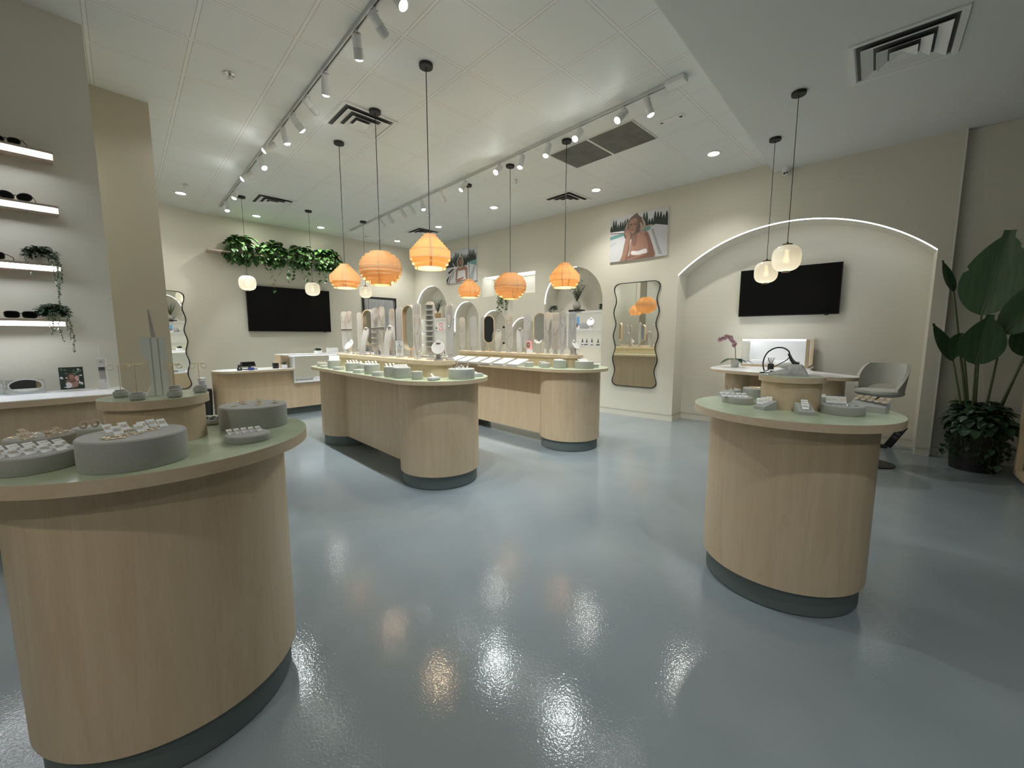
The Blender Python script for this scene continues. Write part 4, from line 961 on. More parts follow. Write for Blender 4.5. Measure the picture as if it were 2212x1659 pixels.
def trail(mbs, mbl, p, L, g, L_leaf, out=(0, 0, 0), step=.035, wob=.02, W=.8):
    q = [Vector(p)]; d = Vector(out); z = 0
    n = max(3, int(L/step))
    for k in range(n):
        u = k/n
        q.append(q[-1]+Vector((d.x*(1-u)*.5+g.uniform(-wob, wob)*.5, d.y*(1-u)*.5+g.uniform(-wob, wob)*.5, -step)))
        a = g.uniform(0, 2*PI); v = Vector((math.cos(a), math.sin(a), -.5-.7*g.random()))
        s_ = L_leaf*g.uniform(.6, 1.1)
        leafm(mbl, q[-1], v, (0, 0, 1), s_, s_*W)
    mbs.tube(q, .0016, 5)
def pothos(name, lb, c, rx, ry, rz, nleaf, L_leaf, trails, g, group=None, cat='plant', pot=None, mats='leaf', elmin=-.3):
    t = thing(name, lb, cat, c, 0, group)
    if pot: pot(t)
    ml, ms = MB(), MB()
    for k in range(nleaf):
        a = g.uniform(0, 2*PI); el = g.uniform(elmin, 1.0); rr = g.uniform(.55, 1.0)
        p = Vector((rx*rr*math.cos(a)*math.cos(el*PI/2*.9), ry*rr*math.sin(a)*math.cos(el*PI/2*.9), rz*rr*math.sin(el*PI/2)))
        v = Vector((math.cos(a)/max(rx, .01)*.1, math.sin(a)/max(ry, .01)*.1, .25*math.sin(el*PI/2)-.25)).normalized()+Vector((g.uniform(-.5, .5), g.uniform(-.5, .5), g.uniform(-.5, .3)))
        s_ = L_leaf*g.uniform(.6, 1.15); leafm(ml, p, v, (0, 0, 1), s_, s_*.8, fold=g.uniform(.1, .4))
        if k % 4 == 0: ms.tube([(0, 0, -rz*.1), p*.5+Vector((0, 0, .01)), p], .0015, 5)
    for (x, y, L, ox, oy) in trails: trail(ms, ml, (x, y, 0), L, g, L_leaf*.75, (ox, oy, 0), step=L_leaf*.55, wob=L_leaf*.3)
    f = ml.obj('foliage', mats, t); ms.obj('stems', 'stem', t); return t

# ------------------------------------------------------------------ left wall: lit shelves with sunglasses and planters
SY = 4.60                                           # front edge of the shelves, wall face at 4.75
SH = [(2.755, .125, 'highest lit wall shelf on the left wall, holding the topmost sunglasses'), (2.375, .120, 'second highest lit wall shelf on the left wall'),
      (1.950, .095, 'third lit wall shelf from above, with the upper trailing plant'), (1.545, .085, 'lowest lit wall shelf on the left wall with the lower trailing plant')]
for z, xr, lb in SH:
    t = thing('wall_shelf', lb, 'shelf', (0, 4.7495, z), 0, 'lit shelves on the left wall')
    mb = MB().box(-1.6, xr, -.16, 0, -.016, 0).box(-1.6, xr, -.125, 0, -.05, -.016).obj('board', mat('pinkish shelf laminate', (.52, .42, .35), .5) if z > 2.7 else bpy.data.materials['pinkish shelf laminate'], t)
    MB().box(-1.6, xr-.02, -.158, -.125, -.034, -.017).obj('light_strip', 'ledshelf', t)
def sunglasses(x, y, z, rz, lb, shape, W_=.155, m='black'):
    t = thing('sunglasses', lb, 'sunglasses', (x, y, z), rz, 'black sunglasses on the left wall shelves')
    hw = W_/2; lw, lh = hw*.88, .038
    f = MB(); ls = MB()
    for s_ in (-1, 1):
        cx = s_*hw*.52
        if shape == 'rect': o = [(cx+math.copysign(abs(math.cos(a))**.55, math.cos(a))*lw*.53, .022+math.copysign(abs(math.sin(a))**.6, math.sin(a))*.019) for a in [2*PI*k/28 for k in range(28)]]
        elif shape == 'cat': o = [(cx+math.cos(a)*lw*.54, .024+math.sin(a)*.022+s_*math.cos(a)*.004) for a in [2*PI*k/28 for k in range(28)]]
        else: o = [(cx+math.copysign(abs(math.cos(a))**.8, math.cos(a))*lw*.50, .020+math.copysign(abs(math.sin(a))**.8, math.sin(a))*.017) for a in [2*PI*k/28 for k in range(28)]]
        mx_, my_ = cx, sum(p[1] for p in o)/len(o)
        inn = [(mx_+(p[0]-mx_)*.84, my_+(p[1]-my_)*.78) for p in o]
        f.prism(o, -.002, .002, holes=[inn], m=FB); ls.prism(inn, -.0008, .0008, m=FB)
        f.tube([(s_*hw*.98, 0, .030), (s_*hw, .02, .031), (s_*hw*.96, .10, .026), (s_*hw*.9, .125, .003)], .0022, 6)
    f.tube([(-.010, 0, .026), (0, -.002, .030), (.010, 0, .026)], .0022, 6)
    for q in (f, ls):
        for v in q.bm.verts: v.co.z = v.co.z*1.35-.002 if v.co.z > .006 else v.co.z
    f.obj('frame', m, t); ls.obj('lens', 'screen', t); return t
sunglasses(-.090, 4.640, 2.758, -.30, 'angular thin-framed black sunglasses on the highest left wall shelf', 'thin', .150)
sunglasses(-.080, 4.640, 2.378, -.15, 'rounded black cat-eye sunglasses on the second left wall shelf', 'cat', .165)
sunglasses(-.235, 4.640, 1.953, -.35, 'black sunglasses cut by the picture edge on the third left wall shelf', 'rect', .155)
sunglasses(-.128, 4.640, 1.548, .0, 'thick rectangular black sunglasses on the lowest left wall shelf', 'rect', .160)
g = random.Random(3)
def cup(t, r=.04, h=.07, m='pot'): MB().lathe([(0, 0), (r*.8, 0), (r, h), (r*.93, h), (r*.9, h-.006), (0, h-.006)], 28).obj('pot', m, t, loc=(0, 0, -h))
pothos('trailing_plant', 'small trailing vine in pale pot on the third left wall shelf', (.000, 4.67, 2.022), .092, .07, .06, 420, .024, [(.075, -.09, .40, 0, -.004), (.080, -.085, .30, 0, 0), (.06, -.09, .25, 0, -.004), (-.06, -.09, .16, 0, -.004), (.085, -.07, .20, .004, 0), (-.075, -.06, .08, 0, 0), (.07, -.09, .16, 0, 0)], g, 'trailing vines on the left wall shelves', pot=lambda t: cup(t), mats='leafd')
pothos('trailing_plant', 'small bushy trailing vine on the lowest left wall shelf', (.030, 4.66, 1.600), .092, .080, .062, 620, .024, [(-.02, -.09, .17, 0, -.004), (.02, -.095, .22, 0, 0), (.065, -.09, .30, .002, -.002), (.075, -.08, .20, .003, 0), (.0, -.09, .14, 0, 0), (.07, -.09, .14, .0, 0)], g, 'trailing vines on the left wall shelves', pot=lambda t: cup(t, .04, .052), mats='leafd')
# counter under the shelves
t = thing('wall_counter', 'maple counter with white top along the left wall under shelves', 'counter', (0, 0, 0))
tt = MB().prism([(-1.9, 4.15), (.30, 4.15), (.345, 4.17), (.362, 4.22), (.362, 4.7495), (-1.9, 4.7495)], .955, .995).obj('countertop', 'woodedge', t)
MB().prism([(-1.9, 4.152), (.30, 4.152), (.343, 4.172), (.360, 4.22), (.360, 4.7495), (-1.9, 4.7495)], .995, 1.0).obj('white_surface', 'wtop', tt)
MB().box(-1.9, -.336, 4.19, 4.7495, .13, .955).box(-.330, .33, 4.19, 4.7495, .13, .955).obj('cabinet', 'wood', t)
MB().box(-1.9, .30, 4.23, 4.7495, 0, .13).obj('plinth', 'plinth', t)
# items on that counter
def oval_stand(x, y, lb, rz=0, part=False):
    t = thing('acrylic_mirror', lb, 'mirror', (x, y, 1.0), rz, 'clear framed oval mirrors on the left counter')
    MB().box(-.095, .095, .012, .015, .0, .105).box(-.095, -.09, -.02, .012, 0, .05).box(.09, .095, -.02, .012, 0, .05).box(-.095, .095, -.022, -.018, .0, .012).obj('stand', 'acrylic', t)
    MB().prism([(.086*math.cos(a), .060+.050*math.sin(a)) for a in [2*PI*k/48 for k in range(48)]], -.012, -.006, holes=[[(.078*math.cos(a), .060+.043*math.sin(a)) for a in [2*PI*k/48 for k in range(48)]]], m=FB).obj('frame', 'wtop', t)
    MB().prism([(.077*math.cos(a), .060+.0425*math.sin(a)) for a in [2*PI*k/48 for k in range(48)]], -.010, -.008, m=FB).obj('mirror_glass', 'mirror', t)
oval_stand(-.150, 4.62, 'oval mirror in a clear acrylic stand on the left white counter')
oval_stand(-.345, 4.66, 'second oval acrylic mirror cut by the picture edge on left counter', .15)
t = thing('framed_photo', 'square clear frame with colorful garden portrait photo on left counter', 'photo frame', (.082, 4.62, 1.0), 0)
Fq = Tm(0, 0, 0, 0, -.10) @ FB
MB().box(-.066, .066, -.004, .004, .012, .185, Tm(0, 0, 0, 0, -.10)).box(-.05, .05, -.03, .02, 0, .004).obj('frame', 'acrylic', t)
mb = MB().prism([(-.064, .014), (.064, .014), (.064, .183), (-.064, .183)], .0045, .0052, m=Fq, mi=0)
gg = random.Random(5)
def blob(mb, cx, cy, rx, ry, z, mi, m, n=14, w=0.0, gen=None):
    gen = gen or gg
    mb.prism([(cx+rx*math.cos(2*PI*k/n)*(1+gen.uniform(-w, w)), cy+ry*math.sin(2*PI*k/n)*(1+gen.uniform(-w, w))) for k in range(n)], z, z+.0004, m=m, mi=mi)
for k in range(46):
    cx, cy = gg.uniform(-.055, .055), gg.uniform(.024, .173); blob(mb, cx, cy, gg.uniform(.004, .010), gg.uniform(.004, .010), .0053+.00001*k, gg.choice([1, 1, 2, 2, 3]), Fq, 9, .3)
blob(mb, 0, .10, .026, .036, .0060, 4, Fq, 16, .1); blob(mb, 0, .108, .013, .018, .0066, 5, Fq); blob(mb, 0, .056, .034, .034, .0060, 5, Fq, 14, .15); blob(mb, .026, .10, .012, .020, .0061, 6, Fq, 10, .3); blob(mb, -.02, .045, .016, .02, .0067, 2, Fq, 10, .3)
mb.obj('print', ['ptree', 'olive', 'pwhite', 'leaf', 'hair', 'skin', 'pink'], t)
t = thing('brick_phone', 'white vintage brick mobile phone standing upright on left counter', 'phone', (.252, 4.60, 1.0), -.15)
pf = [(-.040, .0), (.040, 0), (.040, .012), (.034, .045), (.034, .11), (.040, .135), (.040, .245), (-.040, .245), (-.040, 0)]
MB().prism([(-.035, 0), (.03, 0), (.03, .06), (.024, .075), (.024, .165), (.034, .19), (.034, .245), (-.035, .245)], -.026, .026, m=Matrix(((0, 0, 1, 0), (-1, 0, 0, 0), (0, 1, 0, 0), (0, 0, 0, 1)))).obj('body', 'pot', t, smooth=False)
MB().cyl(.005, .245, .345, 12, r2=.004).sph(.006, Tm(0, 0, .345), seg=10).obj('antenna', 'pot', t, loc=(-.004, 0, 0)); mb = MB()
for r_ in range(4):
    for c_ in range(3): mb.box(-.016+.012*c_, -.008+.012*c_, -.0262, -.0235, .085+.016*r_, .095+.016*r_)
for r_ in range(2): mb.box(.010, .017, -.0290, -.0245, .048+.014*r_, .055+.014*r_, bev=0)
mb.obj('keypad', 'key', t); MB().box(-.018, .018, -.0300, -.0255, .150, .178).obj('display', 'lcd', t)
MB().cyl(.016, 0, .003, 24, Tm(0, -.034, .220, 0, PI/2)).cyl(.004, .003, .004, 12, Tm(0, -.034, .220, 0, PI/2), mi=1).obj('earpiece', ['track', 'slot'], t)

# ------------------------------------------------------------------ back wall: television, shelf with pothos, wavy mirror
def tv(loc, rz, W_, H_, lb):
    t = thing('television', lb, 'television', loc, rz, 'black wall televisions')
    MB().box(-W_/2, W_/2, -.075, -.03, 0, H_, bev=.003).obj('casing', 'black', t)
    MB().box(-W_/2+.008, W_/2-.008, -.0765, -.0745, .012, H_-.008).obj('screen', 'screen', t)
    MB().box(-.25, .25, -.03, -.0005, H_*.3, H_*.7).obj('wall_mount', 'black', t)
    MB().box(W_/2-.16, W_/2-.11, -.07, -.05, -.012, .001).obj('sensor', 'black', t)
tv((3.615, bwp(3.615), 1.535), ab, 1.69, .955, 'large black television on the back wall under the hanging plants')
tv((BX, .997, 1.732), -PI/2, 1.235, .700, 'black television centered on the alcove wall under the white arch')
t = thing('wall_shelf', 'pale wooden shelf high on the back wall under trailing pothos', 'shelf', (3.42, bwp(3.42), 3.095), ab)
MB().box(-1.27, 1.27, -.30, -.0005, -.028, 0).obj('board', bpy.data.materials['pinkish shelf laminate'], t)
g = random.Random(11)
PL_ = [(2.74, 'pothos, leftmost of the four on the high back shelf, tallest', 1.05, [(-.25, .18), (.05, .22), (.2, .1)]),
       (3.30, 'pothos, second from the left on the high back shelf with longest vine', .9, [(-.1, .75), (.0, .35), (.2, .48), (.26, .4)]),
       (3.84, 'pothos, third from the left on the high back shelf', .85, [(-.1, .42), (.05, .5), (.2, .2)]),
       (4.40, 'pothos, rightmost of the four on the high back shelf', .95, [(-.3, .55), (-.22, .45), (.1, .3), (.32, .25)])]
for x, lb, s_, trs in PL_:
    tr_ = [(dx, -.24, L+.12, 0, -.012) for dx, L in trs]+[(g.uniform(-.27, .27), -.22, g.uniform(.15, .38), 0, -.012) for _ in range(9)]
    pothos('hanging_pothos', 'trailing green '+lb, (x, bwp(x)-.17, 3.20), .32*s_, .20, .25*s_, 260, .135, [(a, b, c_, d, e) for a, b, c_, d, e in tr_], g, 'pothos plants on the high back shelf', pot=lambda t: cup(t, .075, .103), elmin=-1.0)
# wavy mirrors
WV = [(-.40, .0)]
def wavy(hw=.415, H=1.83, n=10):
    pts = []; r = .12
    amp = .023
    side = []
    for k in range(0, 61):
        z = r*.7+(H-1.4*r)*k/60; side.append((hw-.018+amp*math.cos(2*PI*4*(k/60)+.15), z))
    c = []
    rx_, tx = side[0][0], side[-1][0]
    bl = [(rx_-r+r*math.cos(a), r*.7+r*.7*math.sin(a)) for a in [-PI/2+PI/2*k/8 for k in range(8)]]
    tl = [(tx-r+r*math.cos(a), H-r*.7+r*.7*math.sin(a)) for a in [PI/2*k/8 for k in range(1, 9)]]
    right = bl+side+tl
    left = [(-x, z) for x, z in reversed(right)]
    return right+left
def wavy_mirror(loc, rz, lb):
    t = thing('wavy_mirror', lb, 'mirror', loc, rz, 'tall wavy black-rimmed wall mirrors')
    o = wavy(); i_ = [(x*.974, .915+(z-.915)*.988) for x, z in o]
    MB().prism(o, .0005, .022, holes=[i_], m=FB).obj('rim', 'matte', t); MB().prism(i_, .006, .012, m=FB).obj('mirror_glass', 'mirror', t, smooth=False)
wavy_mirror((WX, 3.148, .535), -PI/2, 'tall wavy mirror on the right wall under the big canvas print')
a_c = math.atan2(9.93-9.50, 2.056-.80)
wavy_mirror((1.335, 9.50+(1.335-.80)*math.tan(a_c), .432), a_c, 'tall wavy mirror on the back left wall half hidden by the beige pier')

# ------------------------------------------------------------------ canvas prints
def print_base(t, W_, H_, dep=.03):
    MB().box(-W_/2, W_/2, -dep, -.0005, 0, H_).obj('canvas', 'pwhite', t)
def shp(mb, pts, lay, mi, W_, H_, dep=.03, sm=0):
    if sm:
        q = []; n = len(pts)
        for i in range(n):
            p0, p1, p2, p3 = (Vector(pts[(i+k-1) % n]) for k in range(4))
            for k in range(sm):
                u = k/sm; v = .5*((2*p1)+(p2-p0)*u+(2*p0-5*p1+4*p2-p3)*u*u+(-p0+3*p1-3*p2+p3)*u**3); q.append((v.x, v.y))
        pts = q
    PAINT.append((lay, len(PAINT), [(max(-W_/2, min(W_/2, (u-.5)*W_)), max(0, min(H_, v*H_))) for u, v in pts], mi, dep))
PAINT = []
def finish(mb):
    PAINT.sort(key=lambda e: (e[0], e[1]))
    for k, (_, _, pts, mi, dep) in enumerate(PAINT):
        c = []
        for p_ in pts:
            if not c or math.hypot(p_[0]-c[-1][0], p_[1]-c[-1][1]) > 1e-5: c.append(p_)
        z = dep+.0003+k*.00012; mb.prism(c, z, z+.0001, m=FB, mi=mi)
    PAINT.clear(); mb.obj('print', MATP, t, smooth=False)
def ell(cx, cy, rx, ry, n=20, rot=0): return [(cx+rx*math.cos(a)*math.cos(rot)-ry*math.sin(a)*math.sin(rot), cy+rx*math.cos(a)*math.sin(rot)+ry*math.sin(a)*math.cos(rot)) for a in [2*PI*k/n for k in range(n)]]
MATP = ['psky', 'ptree', 'pool', 'pdeck', 'pshade', 'hair', 'hairl', 'skin', 'skin2', 'pwhite', 'lips', 'black', 'silver']
def trees(mb, u0, u1, base, h0, h1, lay, W_, H_, seed, n=14):
    q = random.Random(seed); p = [(u0, base)]
    for k in range(n):
        u = u0+(u1-u0)*(k+.0)/n; wd = (u1-u0)/n; h = q.uniform(h0, h1)
        p += [(u, base+(h-base)*.62), (u+wd*.22, base+(h-base)*.86), (u+wd*.5, h), (u+wd*.75, base+(h-base)*.88), (u+wd*.97, base+(h-base)*.58)]
    p.append((u1, base)); shp(mb, p, lay, 1, W_, H_)
# big portrait near the mirror
t = thing('canvas_print', 'poolside canvas photo of a woman resting chin on hand, above wavy mirror', 'picture', (WX, 3.155, 2.75), -PI/2, 'canvas prints on the right wall')
W_, H_ = 1.03, .765; print_base(t, W_, H_); mb = MB()
shp(mb, [(0, 0), (1, 0), (1, 1), (0, 1)], 0, 0, W_, H_)
trees(mb, 0, .42, .60, .80, .98, 1, W_, H_, 1, 10); trees(mb, .58, 1, .62, .82, 1.0, 1, W_, H_, 2, 9)
shp(mb, [(.55, .62), (.75, .62), (.75, .70), (.6, .69)], 2, 6, W_, H_)
shp(mb, [(0, 0), (1, 0), (1, .62), (.80, .69), (.66, .62), (0, .66)], 2, 3, W_, H_)
shp(mb, [(.0, .50), (.30, .56), (.30, .66), (.0, .66)], 3, 2, W_, H_); shp(mb, [(.60, .57), (.72, .60), (.72, .66), (.60, .66)], 3, 2, W_, H_)
for k in range(9): shp(mb, ell(.02+.026*k, .645-.004*k, .010, .013), 5, 1, W_, H_); shp(mb, ell(.025+.026*k, .600-.002*k, .008, .010), 5, 2, W_, H_)
shp(mb, [(0, .575), (.27, .625), (.27, .665), (0, .68)], 4, 9, W_, H_)
shp(mb, [(.73, .60), (.765, .60), (.93, .03), (.87, .05)], 4, 4, W_, H_); shp(mb, [(.0, .37), (.12, .44), (.12, .425), (.0, .355)], 4, 4, W_, H_); shp(mb, [(.64, .56), (.72, .60), (.72, .65), (.62, .64)], 4, 2, W_, H_)
# hair mass behind, torso, arms, face
shp(mb, [(.466, .975), (.38, .93), (.319, .835), (.273, .73), (.255, .60), (.29, .47), (.364, .44), (.45, .50), (.53, .58), (.60, .61), (.628, .72), (.60, .82), (.55, .90)], 6, 5, W_, H_, sm=4)
shp(mb, ell(.475, .965, .028, .030), 6, 5, W_, H_)
shp(mb, [(.56, .90), (.615, .80), (.635, .70), (.60, .60), (.575, .63), (.60, .72), (.575, .82)], 7, 6, W_, H_, sm=4); shp(mb, [(.53, .80), (.585, .72), (.565, .60), (.54, .62), (.55, .70)], 7, 6, W_, H_, sm=4); shp(mb, [(.33, .85), (.285, .72), (.265, .60), (.28, .60), (.31, .72), (.35, .82)], 7, 6, W_, H_, sm=4)
shp(mb, [(.43, .52), (.53, .57), (.60, .585), (.65, .578), (.70, .46), (.74, .33), (.775, .20), (.79, .0), (.40, .0), (.37, .16), (.38, .32), (.40, .44)], 8, 7, W_, H_, sm=4)
shp(mb, [(.62, .50), (.655, .44), (.69, .28), (.70, .10), (.69, .0), (.79, .0), (.775, .20), (.74, .34), (.70, .47), (.66, .56)], 9, 8, W_, H_, sm=4)
shp(mb, [(.42, .50), (.49, .54), (.50, .42), (.47, .30), (.42, .30), (.40, .42)], 9, 8, W_, H_, sm=4)
shp(mb, [(.41, .19), (.52, .17), (.655, .20), (.668, .10), (.54, .085), (.41, .11)], 10, 9, W_, H_, sm=3)
shp(mb, [(.36, .10), (.50, .075), (.70, .10), (.72, .0), (.36, .0)], 11, 8, W_, H_, sm=3); shp(mb, [(.30, .0), (.46, .06), (.62, .10), (.60, .06), (.46, .02), (.40, .0)], 12, 7, W_, H_, sm=3)
shp(mb, [(.262, .60), (.27, .66), (.31, .70), (.35, .66), (.375, .56), (.372, .40), (.362, .24), (.335, .10), (.32, .0), (.20, .0), (.235, .12), (.258, .28), (.285, .44), (.30, .53)], 13, 7, W_, H_, sm=4)
shp(mb, [(.35, .40), (.362, .24), (.335, .10), (.32, .0), (.29, .0), (.32, .14), (.34, .28)], 14, 8, W_, H_, sm=4)
shp(mb, [(.345, .80), (.352, .70), (.38, .61), (.415, .565), (.455, .60), (.49, .68), (.503, .77), (.49, .86), (.43, .90), (.37, .87)], 15, 7, W_, H_, sm=4)
shp(mb, [(.46, .60), (.49, .68), (.503, .77), (.49, .86), (.475, .78), (.468, .70)], 16, 8, W_, H_, sm=4)
shp(mb, [(.34, .70), (.35, .82), (.40, .895), (.47, .90), (.505, .82), (.512, .70), (.54, .78), (.52, .90), (.44, .945), (.36, .90), (.325, .80)], 17, 5, W_, H_, sm=4)
for dx in (-.034, .030): shp(mb, ell(.418+dx, .765, .015, .009), 18, 11, W_, H_); shp(mb, ell(.418+dx, .767, .022, .016), 17, 8, W_, H_); shp(mb, ell(.418+dx, .796, .022, .005), 18, 5, W_, H_)
shp(mb, ell(.412, .705, .010, .014), 18, 8, W_, H_); shp(mb, [(.388, .655), (.405, .664), (.418, .660), (.435, .662), (.448, .655), (.418, .642)], 18, 10, W_, H_, sm=3)
for k in range(5): shp(mb, ell(.285+.018*k, .665+.008*k, .010, .022, rot=.3), 18, 7 if k % 2 else 8, W_, H_)
for j, (dv, u1) in enumerate(((.17, .50), (.12, .49))):
    for k in range(11): shp(mb, ell(.415+(u1-.415)*k/10, .56-dv*math.sin(PI*(.08+.84*k/10)), .0025, .0045), 19, 12, W_, H_)
finish(mb)
# second portrait near the back corner
t = thing('canvas_print', 'poolside canvas photo of a woman sitting by sun loungers, near back corner', 'picture', (WX, 7.69, 2.75), -PI/2, 'canvas prints on the right wall')
W_, H_ = 1.10, .79; print_base(t, W_, H_); mb = MB()
shp(mb, [(0, 0), (1, 0), (1, 1), (0, 1)], 0, 0, W_, H_); trees(mb, .0, 1, .5, .80, .97, 1, W_, H_, 4, 20)
shp(mb, [(0, 0), (1, 0), (1, .45), (.72, .58), (.70, .45), (0, .42)], 2, 3, W_, H_); shp(mb, [(.74, .58), (1, .62), (1, .44), (.76, .54)], 3, 2, W_, H_)
shp(mb, [(.0, .0), (.10, .0), (.30, .34), (.22, .36), (0, .14)], 3, 1, W_, H_); shp(mb, [(.05, .35), (.25, .48), (.25, .42), (.10, .30)], 3, 11, W_, H_)
for k in range(4): shp(mb, [(.02+.07*k, .02), (.06+.07*k, .02), (.20+.05*k, .34), (.17+.05*k, .35)], 4, 9, W_, H_)
shp(mb, [(.22, .62), (.24, .62), (.34, .44), (.32, .43)], 4, 9, W_, H_); shp(mb, [(.10, .44), (.34, .50), (.34, .48), (.10, .42)], 4, 9, W_, H_)
shp(mb, [(.80, .20), (.94, .48), (.98, .46), (.88, .02), (.78, .06)], 4, 4, W_, H_)
shp(mb, [(.34, .0), (.72, .06), (.72, .40), (.62, .50), (.44, .50), (.34, .40), (.32, .10)], 5, 7, W_, H_)
shp(mb, [(.36, .06), (.66, .08), (.64, .36), (.40, .36)], 6, 9, W_, H_); shp(mb, [(.33, .10), (.42, .04), (.60, .12), (.58, .16), (.40, .12)], 7, 7, W_, H_)
shp(mb, ell(.48, .62, .105, .17), 6, 9, W_, H_); shp(mb, ell(.48, .62, .09, .155), 7, 5, W_, H_); shp(mb, ell(.50, .62, .05, .09), 8, 7, W_, H_); shp(mb, ell(.505, .58, .018, .009), 9, 10, W_, H_); shp(mb, ell(.48, .64, .012, .008), 9, 11, W_, H_); shp(mb, ell(.525, .64, .012, .008), 9, 11, W_, H_)
finish(mb)

# ------------------------------------------------------------------ niches in the right wall
def nshelf(yc, hw, z, lb, grp):
    t = thing('niche_shelf', lb, 'shelf', (0, 0, 0), 0, grp)
    MB().box(WX+.14, BX-.0008, yc-hw+.0008, yc+hw-.0008, z, z+.022).box(WX+.14, WX+.152, yc-hw+.0008, yc+hw-.0008, z-.012, z).obj('board', 'wtop', t)
    MB().box(WX+.155, WX+.18, yc-hw+.02, yc+hw-.02, z-.010, z-.002).obj('light_strip', 'led', t)
for z, nm in ((1.900, 'top'), (1.555, 'middle'), (1.235, 'bottom')):
    nshelf(4.48, .67, z, nm+' lit white shelf inside the large arched niche', 'lit shelves in the large arched niche')
    nshelf(8.945, .665, z, nm+' lit white shelf inside the arched niche by the back corner', 'lit shelves in the back corner niche')
ZS1, ZS2, ZS3 = 1.9225, 1.5775, 1.2575
def olive(x, y, z, H_, lb, g, vase, n=26, spread=.16, Ll=.05):
    t = thing('olive_branches', lb, 'plant', (x, y, z)); vase(t)
    mb, ms = MB(), MB()
    for k in range(n):
        a = g.uniform(0, 2*PI); s_ = g.uniform(.15, 1); L = H_*g.uniform(.6, 1)
        q = [Vector((0, 0, .13))]
        for i in range(1, 7): u = i/6; q.append(Vector((spread*s_*u**1.3*math.cos(a), spread*s_*u**1.3*math.sin(a), .13+(L-.13)*u)))
        ms.tube(q, .0016, 5)
        for i in range(2, 7):
            for _ in range(3):
                v = Vector((g.uniform(-1, 1), g.uniform(-1, 1), g.uniform(.0, 1.0))); leafm(mb, q[i]+Vector((0, 0, g.uniform(-.02, .02))), v, (0, 0, 1), Ll*g.uniform(.7, 1.1), Ll*.24, heart=False)
    mb.obj('foliage', 'olive', t); ms.obj('stems', 'bark', t)
g = random.Random(21)
bk = MB().box(-.085, .085, -.14, .14, 0, .035, bev=.002).obj('book', 'matte', None, (7.03, 4.49, ZS1), .06, 'dark hardcover book lying under the stone vase in the large niche', 'book')
def vase1(t): MB().lathe([(0, 0), (.045, 0), (.072, .03), (.082, .075), (.072, .12), (.048, .145), (.044, .158), (.050, .165), (.042, .165), (.038, .15), (0, .15)], 32).obj('vase', 'stone', t)
olive(7.03, 4.49, ZS1+.0355, .56, 'tall olive branches in a speckled stone vase in the large niche', g, vase1, 30, .20, .055)
t = thing('dark_plant', 'small dark leafy plant at the right end of the top niche shelf', 'plant', (7.03, 3.90, ZS1))
mb = MB(); 
for k in range(70): leafm(mb, (g.uniform(-.05, .05), g.uniform(-.04, .06), g.uniform(.01, .10)), (g.uniform(-1, 1), g.uniform(-1, 1), g.uniform(.1, 1)), (0, 0, 1), .055, .035)
mb.obj('foliage', 'leafd', t); cup(t, .035, .03); t.children[-1].location.z = 0
pothos('small_fern', 'small dark fern at the left end of the top niche shelf', (7.02, 5.05, ZS1+.09), .07, .06, .06, 90, .045, [(-.03, -.05, .05, 0, 0)], g, mats='leafd', pot=lambda t: cup(t, .045, .088))
def photo_block(x, y, z, w_, h_, rz, lb, kind):
    t = thing('photo_print', lb, 'photo', (x, y, z), rz)
    MB().box(-w_/2, w_/2, -.003, .003, 0, h_).obj('card', 'card', t); mb = MB(); z_ = .0033
    mb.prism([(-w_/2, 0), (w_/2, 0), (w_/2, h_), (-w_/2, h_)], z_, z_+.0004, m=FB, mi=0)
    if kind == 'beach': mb.prism([(-w_/2, 0), (w_/2, 0), (w_/2, h_*.28), (-w_/2, h_*.25)], z_+.0006, z_+.001, m=FB, mi=1); blob(mb, 0, h_*.3, w_*.22, h_*.16, z_+.0012, 2, FB, 12, .3)
    else: blob(mb, 0, h_*.5, w_*.35, h_*.3, z_+.0008, 1, FB, 14, .3); blob(mb, .01, h_*.55, w_*.15, h_*.15, z_+.0013, 2, FB, 12, .2)
    mb.obj('print', ['blue', 'pwhite', 'skin2'] if kind == 'beach' else ['pink', 'pwhite', 'skin'], t)
photo_block(7.02, 4.47, ZS2, .13, .24, -PI/2-.1, 'blue sky beach photo standing on the middle niche shelf', 'beach')
t = thing('necklace_bust', 'white round necklace bust on the middle shelf of the large niche', 'jewelry bust', (7.03, 4.17, ZS2), -PI/2+.3)
MB().prism([(.072*math.cos(a), .085*math.sin(a)) for a in [2*PI*k/24 for k in range(24)]], -.005, .005, m=Tm(0, 0, .13, 0, PI/2-.6)).obj('plate', 'wtop', t); MB().cyl(.025, 0, .03, 18, Tm(0, .03, .185, 0, -.5), r2=.02).obj('neck', 'wtop', t); MB().cyl(.022, .01, .12, 16, r2=.012).cyl(.04, 0, .012, 20).obj('stand', 'wtop', t)
t = thing('storage_block', 'pale grey flat panel behind the beach photo on niche shelf', 'display block', (7.20, 4.40, ZS2), 0); MB().box(-.02, .02, -.12, .12, 0, .12, bev=.003).obj('panel', 'board', t)
def bottle(x, y, z, lb, h=.12, grp='dropper bottles in the large niche'):
    t = thing('dropper_bottle', lb, 'bottle', (x, y, z), 0, grp)
    MB().lathe([(0, 0), (.018, 0), (.020, .004), (.020, h*.5), (.009, h*.6), (.009, h*.64), (0, h*.64)], 18).obj('body', 'amber', t)
    MB().cyl(.011, h*.62, h*.80, 16).cyl(.007, h*.80, h, 14, r2=.004).obj('dropper_cap', 'black', t)
    MB().lathe([(.0204, h*.12), (.0204, h*.42)], 18).obj('paper_label', 'paper', t)
